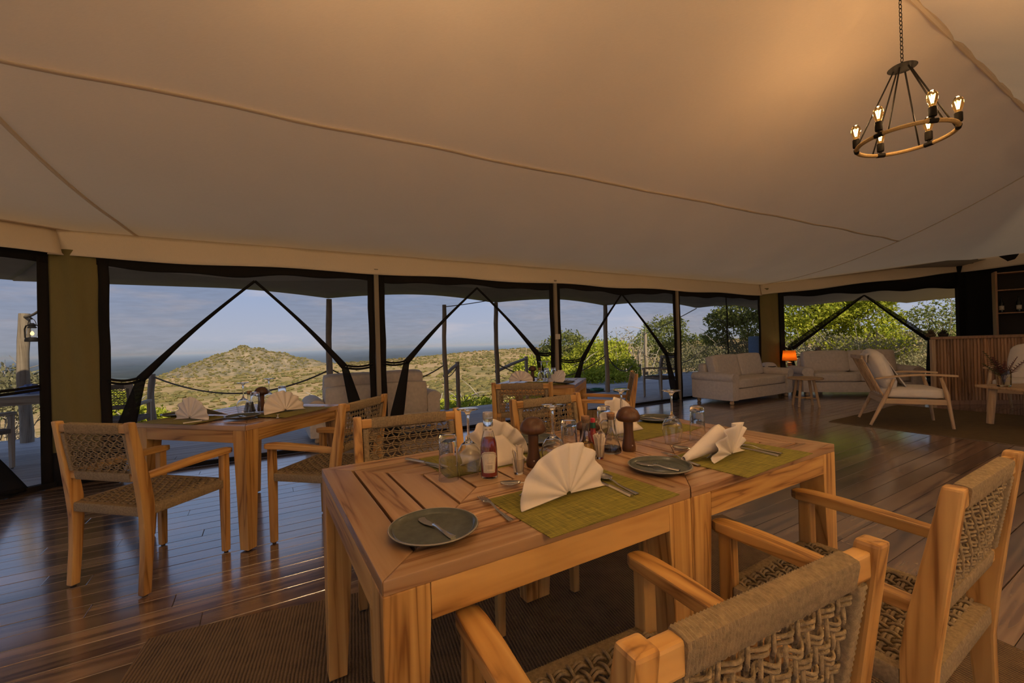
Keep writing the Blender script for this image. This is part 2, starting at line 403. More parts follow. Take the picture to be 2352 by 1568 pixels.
# ---- inner roof
RZ, ZE = 3.6, 2.39
def roofz(w):
    k = min(w, WB-w)/WC; return ZE + (RZ-ZE)*max(0, k)**2
rows = []
nw, ns = 44, 60
S0, S1 = -1.25, 9.45                    # ridge ends
def roof_pt(s, w):
    a = (s-SL)/(SR-SL)
    sag = -.012*math.sin(w*3.1+s*1.7)*math.sin(s*2.3)*min(1, min(w, WB-w))
    k_ = min(w, WB-w); st = (.020*math.sin(s*4.6+w*1.5)+.012*math.sin(s*9.7-w*2.2+1))*math.exp(-k_*.75)*min(1, 2.2*k_)
    kk = min(w, WB-w)/WC; fade = max(0, min(1, (s-(SL+(S0-SL)*kk))/.6, ((SR+(S1-SR)*kk)-s)/.6)); sag *= fade; st *= fade
    # ridge edge scallops
    return Vector((*Wt(s, w).xy, roofz(w)+sag+st))
ceil = tag(empty('ceiling'), kind='structure', label='sagging beige canvas tent ceiling')
def wgrid(half):
    return [WC*(i/nw)**1.0 for i in range(nw+1)] if half == 0 else [WB-WC*(i/nw) for i in range(nw+1)]
for half in (0, 1):
    rows = []
    for w in wgrid(half):
        row = []
        for j in range(ns+1):
            t = j/ns; k = min(w, WB-w)/WC
            sl = SL + (S0-SL)*k; sr = SR + (S1-SR)*k
            s = sl+(sr-sl)*t
            p = roof_pt(s, w)
            if k > .9:                  # slack, scalloped join under the ridge rope
                p.z += .05*abs(math.sin(s*PI/.62))*((k-.9)/.1)**1.5*min(1, 4*t, 4*(1-t))
            row.append(p)
        rows.append(row)
    M().grid(rows).to('roof_panel', ROOF, ceil, smooth=9)
def end_fan(side):
    pts = [Wt(SL, 0), Wt(*EL), Wt(EL[0], WB-EL[1]), Wt(SL, WB)] if side == 0 else [Wt(SR, 0), Wt(*ER), Wt(ER[0], WB-ER[1]), Wt(SR, WB)]
    zt = [ZE, ZE, ZE, ZE] if side == 0 else [ZE, 2.78, 2.78, ZE]
    ap = Wt(S0 if side == 0 else S1, WC, RZ)
    poly = []; zz = []
    for i in range(3):
        for k in range(14):
            t = k/14; p = pts[i].lerp(pts[i+1], t); poly.append(p); zz.append(zt[i]*(1-t)+zt[i+1]*t)
    poly.append(pts[3]); zz.append(zt[3])
    rows = []
    for i in range(25):
        k = i/24; row = []
        for p, z in zip(poly, zz):
            x = p.x+(ap.x-p.x)*k; y = p.y+(ap.y-p.y)*k
            row.append((x, y, z+(RZ-z)*k**2))
        rows.append(row)
    M().grid(rows).to('roof_panel', ROOF, ceil, smooth=9)
    return pts, zt
endL = end_fan(0); endR = end_fan(1)
# seams sewn into the ceiling (raised tape)
def seam(pts, wid=.022):
    rows = [[], []]
    for i, p in enumerate(pts):
        a = pts[max(0, i-1)]; b = pts[min(len(pts)-1, i+1)]; t = (b-a).normalized(); n = Vector((-t.y, t.x, 0)).normalized()*wid
        rows[0].append(p+n-Vector((0,0,.006))); rows[1].append(p-n-Vector((0,0,.006)))
    M().grid(rows).to('seam_tape', SEAM, ceil, smooth=9, solid=.003)
def edge_s(w, side):
    k = min(w, WB-w)/WC; return (SL+(S0-SL)*k) if side == 0 else (SR+(S1-SR)*k)
seam([roof_pt(edge_s(2.4, 0)+(edge_s(2.6, 1)-edge_s(2.4, 0))*i/60, 2.38+.2*i/60) for i in range(61)])
seam([roof_pt(edge_s(w, 1), w) for w in [WC*i/40 for i in range(41)]], .016)
seam([roof_pt(-1.06-.13*w, w) for w in [.03+WC*i/40*.9 for i in range(41)]], .016)
# ridge rope
m = M(); m.tube([Wt(S0+(S1-S0)*i/40, WC, RZ+.02) for i in range(41)], .02, 6).to('ridge_rope', SEAM, ceil)

# ---- valance hanging at the eaves
def valance(name, a, b, zt0, zt1, drop, n=60, wav=.02, inset=.05, seed=0):
    rg = random.Random(seed); ph = [rg.uniform(0, 6) for _ in range(4)]
    d = (b-a); L = d.length; nrm = Vector((-d.y, d.x, 0)).normalized()
    mid = Wt(4, WC); 
    if (mid-a).dot(nrm) < 0: nrm = -nrm
    rows = []
    for i in range(7):
        t = i/6; row = []
        for j in range(n+1):
            q = j/n; x = q*L
            f = (math.sin(x*2.3+ph[0])*.5+math.sin(x*5.3+ph[1])*.3+math.sin(x*11+ph[2])*.2)
            p = a+d*q+nrm*(inset*t+wav*f*t); z = zt0+(zt1-zt0)*q-drop*t+ .012*math.sin(x*3.1+ph[3])*t
            row.append((p.x, p.y, z))
        rows.append(row)
    return tag(M().grid(rows).to(name, VAL, None, smooth=9, solid=.004), kind='structure')
valance('trim_1', Wt(SL-.13, 0), Wt(SR, 0), ZE+.01, ZE+.01, .265, n=150, wav=.012, seed=1)
valance('trim_2', Wt(SR, 0), Wt(*ER), ZE+.01, 2.79, .26, n=80, wav=.035, seed=4)
valance('trim_3', Wt(*EL), Wt(SL, 0), ZE+.01, ZE+.01, .27, n=60, wav=.03, inset=.12, seed=6)
valance('trim_4', Wt(*ER), Wt(ER[0], WB-ER[1]), 2.79, 2.79, .26, n=60, wav=.03, seed=8)
valance('trim_5', Wt(SR, WB), Wt(SL, WB), ZE+.01, ZE+.01, .265, n=60, seed=9)

# ---- front wall frame
front = tag(empty('wall_front'), kind='structure', label='open tent front of posts, netting and canvas')
def wbox(s0, s1, w0, w1, z0, z1):
    p = [Wt(s0, w0), Wt(s1, w0), Wt(s1, w1), Wt(s0, w1)]
    return M().add([(q.x, q.y, z0) for q in p]+[(q.x, q.y, z1) for q in p], [(3,2,1,0),(4,5,6,7),(0,1,5,4),(1,2,6,5),(2,3,7,6),(3,0,4,7)])
POSTS = [1.265, 4.07, 7.0]
def strip(s0, s1, z0, z1, w, mat, name, par, n=10, wav=.004, amp=1):
    rows = []
    for i in range(n+1):
        z = z0+(z1-z0)*i/n
        rows.append([Wt(s0+(s1-s0)*j/4+wav*math.sin(z*9+s0*7), w+.006*math.sin(j*1.6+z*6), z) for j in range(5)])
    return M().grid(rows).to(name, mat, par, smooth=9, solid=.003)
for s in POSTS:
    wbox(s-.028, s+.028, -.01, .05, 0, 2.2).to('tent_post', POSTC, front, bev=.008)
    strip(s-.105, s-.028, .02, 2.12, .015, BLACKC, 'net_hem', front)
    strip(s+.028, s+.105, .02, 2.12, .015, BLACKC, 'net_hem', front)
wbox(SL, SR, -.05, -.01, 0, .045).to('sill', BLACKC, front)
rows = []                                # black header band with a loose lower edge
for i in range(6):
    t = i/5; row = []
    for j in range(140):
        s = SL+.2+(SR-SL-.25)*j/139
        zb = 2.045+.018*math.sin(s*3.1)+.012*math.sin(s*7.7)+.02*(abs(((s-1.265)/2.87) % 1-.5)*2-.5)
        row.append(Wt(s, .012, 2.17*(1-t)+zb*t))
    rows.append(row)
M().grid(rows).to('header_band', BLACKC, front, smooth=9, solid=.003)
# folded olive canvas columns in the corners
def column(a, b, par, depth=.05, zt=2.2, black=.42, flip=1, mat=OLIVE):
    d = b-a; n = Vector((-d.y, d.x, 0)).normalized()*flip; rows = []
    for i in range(15):
        z = .0+zt*i/14; row = []
        for j in range(15):
            t = j/14; f = depth*math.sin(t*PI)*.6 + .012*math.sin(t*14+z*4)*math.sin(t*PI)
            p = a+d*t+n*f; row.append((p.x, p.y, z))
        rows.append(row)
    lo = int(black/zt*14)+1
    M().grid(rows[:lo]).to('column_skirt', BLACKC, par, smooth=9, solid=.006)
    M().grid(rows[lo-1:]).to('column_canvas', mat, par, smooth=9, solid=.006)
LDIR = (Wt(*EL)-Wt(SL, 0)).normalized()
column(Wt(SL, 0)+LDIR*.06, Wt(SL+.30, 0), front, flip=-1)
strip(SL+.29, SL+.37, .02, 2.12, .02, BLACKC, 'net_hem', front)
column(Wt(SR-.03, 0), Wt(SR, 0)+Vector((.42, 0, 0)), front, zt=2.3, black=.05, flip=-1)
strip(SR-.11, SR-.03, .02, 2.15, .01, BLACKC, 'net_hem', front)

# ---- tied-back insect nets
def net_bay(name, O, D, flaps, zt, label, closed=False, s0=0, s1=0):
    win = tag(empty(name), kind='structure', label=label)
    NRM = Vector((D.y, -D.x, 0))
    P = lambda s, n, z: Vector((O.x+D.x*s+NRM.x*n, O.y+D.y*s+NRM.y*n, z))
    if closed:
        rows = [[P(s0+(s1-s0)*j/24, .012*math.sin(j*.9+i*.2), .04+(zt-.04)*i/16) for j in range(25)] for i in range(17)]
        M().grid(rows).to('net_panel', NET, win, smooth=9, fix=False)
    for (sp, sa, za, st, zti, sb, wide) in flaps:
        rows = []; n = 26
        hem = []
        for i in range(n+1):
            b = i/n; row = []
            for j in range(n+1):
                a = j/n
                if wide:
                    ts = sp+(sa-sp)*a; tz = zt-.04+(za-zt+.04)*a
                    bs = sp+(st-sp)*a**.6; bz = zti+.03*(1-a)
                else:
                    sg = 1 if sa > sp else -1
                    ts = sa-sg*.02*(1-a); tz = za+.01*(1-a); bs = st+sg*(.10*a-.04); bz = zti-.05*a+.03
                bb = b**(1.0)
                s = ts+(bs-ts)*bb; z = tz+(bz-tz)*bb
                sag = (.035 if wide else .02)*math.sin(b*PI)*a**2*(1 if sa > sp else -1)
                s -= sag
                if not wide: s -= sg*.10*(1-a)*math.sin(b*PI)**.7; z -= .03*math.sin(b*PI)
                nn = .028*math.sin(a*(16 if wide else 9))*b**1.5*(.4+.6*a)+.03*b*a
                row.append(P(s, nn, z))
            rows.append(row); hem.append(row[-1])
        M().grid(rows).to('net_flap', NET if wide else NETD, win, smooth=9, fix=False)
        rr = [.015+.026*(i/n)**2 for i in range(n+1)]
        M().tube(hem, rr, 7).to('net_hem', BLACKC, win, smooth=9)
        # gathered fall below the tie
        ring = []
        for i in range(15):
            t = i/14; s = st+(sb-st)*t; z = zti-(zti-.03)*t; R = .034+.046*min(1, t*1.5)
            ring.append([P(s+R*(1+.22*math.sin(k*2.6+1))*math.cos(2*PI*k/16), .02+.55*R*(1+.3*math.sin(k*3.7))*math.sin(2*PI*k/16), z) for k in range(16)])
        M().loft(ring).to('net_gather', NETD, win, smooth=9)
        # tie straps
        for dz in (0, -.03):
            pts = [P(sp+(st-sp)*t, .03, zti+.02+dz+(-.025)*math.sin(t*PI)) for t in [i/8 for i in range(9)]]
            M().tube(pts, .013, 6).to('tie_strap', BLACKC, win, smooth=9)
    return win
O0 = Wt(0, -.0); D0 = Vector((U.x, U.y, 0))
net_bay('window_1', O0, D0, [(-1.30, -.06, 1.985, -1.06, .95, -1.31, True), (1.20, -.06, 1.985, .86, .975, 1.08, True)], 2.1, 'tied-back insect nets of the bay beside the olive corner column')
net_bay('window_2', O0, D0, [(1.33, 2.70, 2.02, 1.63, 1.0, 1.42, True), (4.0, 2.70, 2.02, 3.70, 1.03, 3.93, True)], 2.12, 'tied-back insect nets of the bay behind the deck sofa')
net_bay('window_3', O0, D0, [(4.14, 5.56, 2.03, 4.60, .90, 4.25, True), (6.93, 5.56, 2.03, 6.66, .92, 6.9, True)], 2.12, 'tied-back insect nets of the bay with the switch post')
w4 = net_bay('window_4', O0, D0, [], 2.12, 'closed insect net with a zip behind the pale sofa', closed=True, s0=7.1, s1=9.8)
M().tube([Wt(8.6+.012*math.sin(i*1.3), .02, .05+2.05*i/14) for i in range(15)], .011, 6).to('zip', BLACKC, w4)
# right end wall bay (beyond the lounge)
RD = (Wt(*ER)-Wt(SR, 0)).normalized(); RO = Wt(SR, 0)
net_bay('window_5', RO, RD, [(.52, 2.35, 2.07, .62, .92, .72, False), (4.35, 2.35, 2.07, 3.75, 1.05, 3.75, False)], 2.2, 'gathered insect nets of the end bay beyond the lounge')
wr = tag(empty('wall_right'), kind='structure', label='dark end wall of the tent behind the bar')
def pbox(O, D, s0, s1, n0, n1, z0, z1):
    NRM = Vector((D.y, -D.x, 0)); P = lambda s, n: O+D*s+NRM*n
    p = [P(s0, n0), P(s1, n0), P(s1, n1), P(s0, n1)]
    return M().add([(q.x, q.y, z0) for q in p]+[(q.x, q.y, z1) for q in p], [(3,2,1,0),(4,5,6,7),(0,1,5,4),(1,2,6,5),(2,3,7,6),(3,0,4,7)])
pbox(RO, RD, .42, .52, -.01, .03, 0, 2.2).to('net_hem', BLACKC, wr)
rows = [[RO+RD*(.4+4.2*j/50)+Vector((0, .03, (2.40+.33*j/50)*(1-t)+t*(2.09+.02*math.sin(j*.5)+.10*j/50))) for j in range(51)] for t in (0, .5, 1)]
M().grid(rows).to('header_band', BLACKC, wr, smooth=9, solid=.003)
pbox(RO, RD, .4, 4.5, -.02, .02, 0, .045).to('sill', BLACKC, wr)
pbox(RO, RD, 4.40, 4.62, -.03, .05, 0, 2.75).to('end_curtain', BLACKC, wr)
R2 = Wt(*ER); R3 = Wt(ER[0], WB-ER[1]); d2 = (R3-R2).normalized(); L2 = (R3-R2).length
rows = [[R2+d2*(L2*j/40)+Vector((d2.y, -d2.x, 0))*(.03*math.sin(j*1.1))+Vector((0,0,2.78*i/4)) for j in range(41)] for i in range(5)]
M().grid(rows).to('dark_curtain', BLACKC, wr, smooth=9, solid=.005)
R4 = Wt(SR, WB); d3 = (R4-R3).normalized(); L3 = (R4-R3).length
rows = [[R3+d3*(L3*j/40)+Vector((d3.y, -d3.x, 0))*(.03*math.sin(j*1.1))+Vector((0,0,(2.78-.3*j/40)*i/4)) for j in range(41)] for i in range(5)]
M().grid(rows).to('dark_curtain', BLACKC, wr, smooth=9, solid=.005)
# left end wall: netted bay beside the olive column, the rest towards the back left open
wl = tag(empty('wall_left'), kind='structure', label='slanted netted end of the tent')
LO = Wt(SL, 0); LL = (Wt(*EL)-LO).length
def lp(s, n, z): q = LO+LDIR*s+Vector((-LDIR.y, LDIR.x, 0))*n; return Vector((q.x, q.y, z))
M().grid([[lp(.06+.075*j/4, .02+.006*math.sin(j+i), .02+2.15*i/10) for j in range(5)] for i in range(11)]).to('net_hem', BLACKC, wl, smooth=9, solid=.003)
M().grid([[lp(.06+(LL-.1)*j/30, .02, (2.28)*(1-t)+t*(2.06+.015*math.sin(j))) for j in range(31)] for t in (0, .5, 1)]).to('header_band', BLACKC, wl, smooth=9, solid=.003)
M().grid([[lp(.0+LL*j/10, -.02, 2.12+.3*t) for j in range(11)] for t in (0, 1)]).to('eave_canvas', OLIVE, wl, solid=.004)
pbox(LO, LDIR, 0, LL, -.03, .03, 0, .05).to('sill', BLACKC, wl)
pbox(LO, LDIR, LL-.06, LL, -.03, .03, 0, 2.3).to('tent_post', POSTC, wl)
net_bay('window_6', LO, -LDIR, [(-.13, -2.0, 2.0, -.78, .92, -.30, True)], 2.12, 'tied-back insect net of the slanted end bay')
# back side: open bays between posts
wb = tag(empty('wall_back'), kind='structure', label='open back of the tent with posts')
for s in (SL, 1.265, 4.07, 7.0, SR): wbox(s-.04, s+.04, WB-.04, WB+.04, 0, 2.35).to('tent_post', POSTC, wb, bev=.008)
wbox(SL, SR, WB, WB+.03, 2.05, 2.2).to('header_band', BLACKC, wb)
wbox(SL, SR, WB, WB+.05, 0, .045).to('sill', BLACKC, wb)

# ---- fly sheet (outer awning) with scalloped edge
def awning(name, a, b, out, zin, zedge, posts, label, n=90, depth=2.05):
    d = b-a; L = d.length
    rows = []
    for i in range(9):
        t = i/8; row = []
        for j in range(n+1):
            s = L*j/n
            near = min(abs(s-q) for q in posts); g = max(0, 1-near/1.45)
            pull = g**1.6
            dep = -.35+(depth+.35)*t - t*t*.10*(1-pull)
            p = a+d*(j/n)+out*dep
            z = zin+(zedge-zin)*t**1.15 - t**3*.10*(pull-.25) - .05*math.sin(t*PI)
            row.append((p.x, p.y, z))
        rows.append(row)
    return tag(M().grid(rows).to(name, FLY, None, smooth=9, solid=.004), label=label, kind='structure')
VO = Vector((V.x, V.y, 0)); UO = Vector((U.x, U.y, 0))
s_off = -2.6
awning('awning_front', Wt(s_off, 0), Wt(13.4, 0), VO, 2.62, 2.115, [s-s_off for s in (-7, .95, 4.05, 7.03, 10.43, 13.4)], 'grey canvas fly sheet over the front deck')
RN = Vector((-RD.y, RD.x, 0))
awning('awning_right', RO-RD*.3, RO+RD*7.4, RN, 2.75, 2.08, [-3, 2.6, 5.4, 9], 'grey canvas fly sheet over the end bay')
LN = Vector((LDIR.y, -LDIR.x, 0)); LN = LN if LN.dot(Vector((-1,.3,0))) > 0 else -LN
awning('awning_left', LO-LDIR*.2, LO+LDIR*4.2, LN, 2.62, 2.10, [-4, 2.7, 5.4], 'grey canvas fly sheet over the slanted end')
awning('awning_back', Wt(SL-1, WB), Wt(SR+2, WB), -VO, 2.62, 2.15, [0, 3, 6, 9, 12], 'grey canvas fly sheet over the open back')
# ================================================================ DINING FURNITURE
TZ = .76
def make_table(label, mat3=TEAK, top=TTOP):
    t = thing('dining_table', label, 'table')
    h = .45; lw = .095
    for sx, sy in ((-1,-1), (1,-1), (1,1), (-1,1)):
        def q(a, z): 
            x0, x1 = sx*h, sx*(h-a); y0, y1 = sy*h, sy*(h-a)
            return [(x0,y0,z), (x1,y0,z), (x1,y1,z), (x0,y1,z)]
        leg = M().loft([q(.062, .008), q(lw, TZ-.10), q(lw, TZ-.03)]).to('leg', mat3[2], t, bev=.003)
        M().lathe([(.016, 0), (.016, .009)], 10, (sx*(h-.035), sy*(h-.035), 0)).to('foot_pad', RUB, leg)
    for k in range(4):
        M().box(-h+lw+.001, h-lw-.001, -h, -h+.024, TZ-.105, TZ-.03).to('apron', mat3[0], t, rot=(0,0,k*PI/2), bev=.0015)
    bw, g = .088, .0085
    for i in range(4):
        o = h-i*(bw+g); n = o-bw; e = .0012
        me = M().prism([(-o+e, -o), (o-e, -o), (n-e, -n), (-n+e, -n)], TZ-.0295, TZ).mesh('board', bev=.0022)
        for k in range(4): link('board', me, top, t, rot=(0,0,k*PI/2))
    c = h-4*(bw+g)
    M().box(-c, c, -c, c, TZ-.0295, TZ).to('board', top, t, bev=.0022)
    M().box(-h+.026, h-.026, -h+.026, h-.026, TZ-.06, TZ-.045).to('gap_shade_panel', GAPSHADE, t)  # dark sheet standing in for the shade below the board gaps
    return t
tp = Proto(make_table(''))
# main pair: corner A (-.258,.807) along U
ang = math.radians(30.7); ux = Vector((math.cos(ang), math.sin(ang), 0)); vx = Vector((-ux.y, ux.x, 0))
A0 = Vector((-.258, .807, 0))
T1 = tp.put(A0+ux*.45+vx*.45, ang, 'square teak dining table set with the ketchup bottle, standing on the sisal rug')
T2 = tp.put(A0+ux*1.352+vx*.45, ang, 'square teak dining table half off the rug, joined to the table with the ketchup')
for q_ in (T1, T2): q_.location.z = .0065; q_.scale.z = (.76-.0065)/.76
e0 = Vector((-1.612, 2.557, 0)); a3 = math.radians(74.5)
d1 = Vector((math.cos(a3), math.sin(a3), 0)); d2_ = Vector((-d1.y, d1.x, 0))
T3C = e0+d1*.45+d2_*.45
T3 = tp.put(T3C, a3, 'square teak dining table beside the net opening near the olive corner column')
a4 = math.radians(72.5); d1 = Vector((math.cos(a4), math.sin(a4), 0)); d2_ = Vector((-d1.y, d1.x, 0))
T4C = Vector((.63, 4.40, 0))+d1*.45+d2_*.45
T4 = tp.put(T4C, a4, 'square teak dining table by the net opening with the cream switch post')
GREYW = [wood('grey_wood_%s' % 'xyz'[k], k, (.36, .33, .29), (.22, .19, .16), rough=.7, vary=.1) for k in range(3)]
GTOP = wood('grey_wood_top', 0, (.36, .33, .30), (.22, .19, .16), rough=.6, vary=.1)
T5C = Vector((-6.05, 5.35, -.012))
tg = make_table('weathered grey table out on the deck with a bluish napkin', GREYW, GTOP)
tg.location = T5C; tg.rotation_euler = (0, 0, TH+.15)

def ringed(p0, p1, hx, hy, pitch, n=10, amp=.0016, axis=None, rnd=.35):   # cord wound round a rail: bumpy rounded box
    p0 = Vector(p0); p1 = Vector(p1); L = (p1-p0).length; k = max(4, int(L/pitch))
    t = (p1-p0).normalized(); up = Vector((0,0,1)); side = t.cross(up).normalized(); up = side.cross(t)
    if axis is not None: up = Vector(axis).normalized(); side = t.cross(up).normalized()
    rings = []
    for i in range(2*k+1):
        c = p0+t*(L*i/(2*k)); gr = amp if i % 2 else 0
        ring = []
        for j in range(n):
            a = 2*PI*(j+.5)/n; ca, sa = math.cos(a), math.sin(a)
            x = math.copysign(abs(ca)**rnd, ca)*(hx+gr); y = math.copysign(abs(sa)**rnd, sa)*(hy+gr)
            ring.append(c+side*x+up*y)
        rings.append(ring)
    return M().loft(rings)
def rope_weave(P, na, nb, ra, rb, bundle_b=2, res=5, amp=.005, skew=0.0, sides=5):
    """cords woven over a patch P(a,b,off), a,b in 0..1"""
    m = M()
    for i in range(na):
        a = (i+.5)/na; pts = []
        for k in range(nb*res+1):
            b = k/(nb*res)
            aa = a+skew*math.sin(b*nb*PI+i*PI)/na
            pts.append(P(aa, b, amp*math.sin(b*nb*PI+i*PI)))
        m.tube(pts, ra, sides, cap=False)
    for j in range(nb):
        for q in range(bundle_b):
            b = (j+.5+(q-(bundle_b-1)/2)*.30)/nb; pts = []
            for k in range(na*res+1):
                a = k/(na*res)
                pts.append(P(a, b+skew*.25*math.sin(a*na*PI)/nb, -amp*math.sin(a*na*PI+(j % 2)*PI)))
            m.tube(pts, rb, sides, cap=False)
    return m
def make_chair(label, wd=TEAK, rope=ROPE, fine=True):
    t = thing('dining_chair', label, 'chair')
    for s in (-1, 1):
        x = s*.243
        sec = [(-.236, .008, .019, .020), (-.222, .20, .019, .022), (-.216, .36, .019, .027), (-.222, .47, .0195, .031), (-.234, .56, .0195, .030), (-.249, .65, .019, .026), (-.287, .872, .018, .0175)]
        rings = [[(x-a, y-b, z), (x+a, y-b, z), (x+a, y+b, z), (x-a, y+b, z)] for y, z, a, b in sec]
        lg = M().loft(rings).to('leg', wd[2], t, bev=.006)
        M().lathe([(.012, 0), (.012, .009)], 8, (x, -.236, 0)).to('foot_pad', RUB, lg)
        sec = [(.222, .008, .017, .017), (.222, .40, .020, .0215), (.222, .598, .020, .020)]
        rings = [[(x-a, y-b, z), (x+a, y-b, z), (x+a, y+b, z), (x-a, y+b, z)] for y, z, a, b in sec]
        lg = M().loft(rings).to('leg', wd[2], t, bev=.005)
        M().lathe([(.011, 0), (.011, .009)], 8, (x, .222, 0)).to('foot_pad', RUB, lg)
        # armrest: plank, widening to a rounded tip
        sec = []
        for y, w, zt, th in ((-.235, .014, .605, .030), (-.19, .015, .608, .034), (-.10, .022, .613, .034), (0, .0265, .619, .035), (.12, .0295, .624, .035), (.20, .030, .624, .034), (.245, .028, .622, .033), (.263, .021, .620, .028), (.270, .010, .617, .020)):
            sec.append([(x-w, y, zt-th), (x+w, y, zt-th), (x+w, y, zt), (x-w, y, zt)])
        M().loft(sec).to('armrest', wd[1], t, bev=.005)
    # seat: four cord-wound rails and the woven panel
    zr, hz = .415, .024
    ringed((-.222, .222, zr), (.222, .222, zr), .018, hz, .0072).to('seat_rail', rope, t, smooth=.9)
    ringed((-.222, -.222, zr), (.222, -.222, zr), .018, hz, .0072).to('seat_rail', rope, t, smooth=.9)
    for s in (-1, 1): ringed((s*.243, -.19, zr), (s*.243, .198, zr), .018, hz, .0072).to('seat_rail', rope, t, smooth=.9)
    PS = lambda a, b, o: Vector((-.235+.47*a, -.215+.43*b, zr+.020-.010*math.sin(a*PI)*math.sin(b*PI)+o*.9))
    rope_weave(PS, 18, 13, .0046, .0046, 2, 5, .0068).to('seat_weave', rope, t, smooth=9, fix=False)
    # back
    yb = lambda z: -.249-(z-.65)*.17
    tilt = Vector((0, -.17, 1)).normalized()
    zt, zb = .838, .588
    for z, nm, hh in ((zt, 'back_rail', .021), (zb, 'back_rail', .020)):
        M().box(-.226, .226, yb(z)-.012, yb(z)+.012, z-hh, z+hh).to(nm, wd[0], t, bev=.005)
    ringed((-.180, yb(zt), zt), (.180, yb(zt), zt), .0155, .0245, .0062, axis=tilt).to('rail_wrap', rope, t, smooth=.9)
    ringed((-.188, yb(zb), zb), (.188, yb(zb), zb), .0150, .0230, .0085, axis=tilt).to('rail_wrap', rope, t, smooth=.9)
    for s in (-1, 1):
        ringed((s*.208, yb(.612), .612), (s*.208, yb(.812), .812), .014, .0125, .0095, axis=(1,0,0)).to('side_wrap', rope, t, smooth=.9)
    def PB(a, b, o):
        z = .598+.232*b; return Vector((-.200+.40*a, yb(z)+o-.012*math.sin(a*PI)*math.sin(b*PI), z))
    rope_weave(PB, 15, 8, .0034, .0031, 2, 6, .0064, skew=.32).to('back_weave', rope, t, smooth=9, fix=False)
    return t
cp = Proto(make_chair(''))
def put_chair(x, y, face, label, z=0, grp=None): return cp.put((x, y, z), math.radians(face-90), label, grp)
put_chair(.213, .822, 116.6, 'teak armchair with woven rope back tucked under the near side of the ketchup table', .0065)
put_chair(.975, 1.262, 121, 'teak armchair with woven rope back drawn up to the table half off the rug', .0065)
put_chair(-.394, 1.846, -64.7, 'teak rope armchair across the ketchup table, facing the two armchairs tucked in opposite', .0065)
put_chair(.352, 2.365, -57.5, 'teak rope armchair across the table half off the rug, behind the dark hot sauce bottle', .0065)
put_chair(-2.044, 2.415, 76.5, 'teak rope armchair standing alone on bare floor in front of the olive corner column')
put_chair(-1.25, 2.86, 167, 'teak rope armchair between the corner table and the ketchup table, back to the deck sofa')
put_chair(.108, 3.90, 83, 'teak rope armchair with its back to the dining pair, at the switch post table')
put_chair(.97, 4.46, 169, 'teak rope armchair seen side-on at the switch post table, facing it')
GROPE = plain('grey_rope', (.15, .14, .13), .85, noise=.2, nscale=120)
dp = Proto(make_chair('', GREYW, GROPE))
dp.put((3.08, 8.92, -.012), math.radians(205-90), 'grey rope armchair out on the deck beside the pale sofa')
dp.put((-4.88, 5.25, -.012), math.radians(112-90), 'grey rope armchair out on the deck, seen from behind, with a black lamp behind it')
dp.put((-5.75, 4.45, -.012), math.radians(95-90), 'grey rope armchair at the weathered deck table')

# ================================================================ LOUNGE
def bun_foot(par, x, y, mat, h=.07):
    M().lathe([(.020, 0), (.034, .010), (.038, .03), (.030, .055), (.034, h)], 14, (x, y, 0)).to('foot', mat, par, smooth=.8)
def make_sofa(label, L=2.0, D=.86, seats=1, backs=2, fab=SOFAF):
    t = thing('sofa', label, 'sofa')
    aw = .20; y0 = -D/2; z0 = .07
    rbox(L-2*aw+.02, D-.06, .21, .02, 4, 0, (0, .02, z0+.105)).to('base', fab, t, smooth=.9)
    n = seats; w = (L-2*aw)/n
    for i in range(n):
        rbox(w-.012, D-.26, .17, .035, 6, .012, (-L/2+aw+w*(i+.5), -.10, .36)).to('seat_cushion', fab, t, smooth=9)
    rbox(L-2*aw+.02, .18, .48, .05, 5, 0, (0, D/2-.10, .30+.18)).to('backrest', fab, t, smooth=9)
    w = (L-2*aw)/backs
    for i in range(backs):
        o = rbox(w-.004, .19, .43, .035, 7, .016, (0, 0, 0)).to('back_cushion', fab, t, smooth=9)
        o.location = (-L/2+aw+w*(i+.5), D/2-.29, .645); o.rotation_euler = (-.22, 0, random.Random(i+int(L*10)).uniform(-.03, .03))
    for s in (-1, 1):
        ar = empty('arm', (0,0,0), 0, t)
        rbox(aw, D-.02, .40, .03, 4, 0, (s*(L/2-aw/2), 0, z0+.20)).to('arm_panel', fab, ar, smooth=.9)
        rings = []
        for i in range(9):
            y = y0+.005+(D-.03)*i/8; e = .012 if i in (0, 8) else 0
            rings.append([(s*(L/2-aw/2+.012)+(.118-e)*math.cos(2*PI*k/18), y, .475+(.092-e)*math.sin(2*PI*k/18)) for k in range(18)])
        M().loft(rings).to('arm_roll', fab, ar, smooth=.9)
    for sx in (-1, 1):
        for sy in (-1, 1): bun_foot(t, sx*(L/2-.1), sy*(D/2-.1), ASH[2])
    return t
s1 = make_sofa('pale linen sofa with two loose back cushions in front of the closed net', L=1.98, D=.86, seats=1, backs=2)
c1 = Wt(8.06, .66); s1.location = (c1.x, c1.y, 0); s1.rotation_euler = (0, 0, TH)
s2 = make_sofa('pale linen sofa with split seat cushions standing before the end bay', L=2.0, D=.86, seats=2, backs=2)
s2.location = (6.77, 8.56, 0); s2.rotation_euler = (0, 0, math.radians(-14))
s3 = make_sofa('taupe linen sofa out on the deck, seen from behind', L=1.75, D=.85, seats=2, backs=2)
c3 = Wt(1.36, -.78); s3.location = (c3.x, c3.y, -.012); s3.rotation_euler = (0, 0, TH+PI)

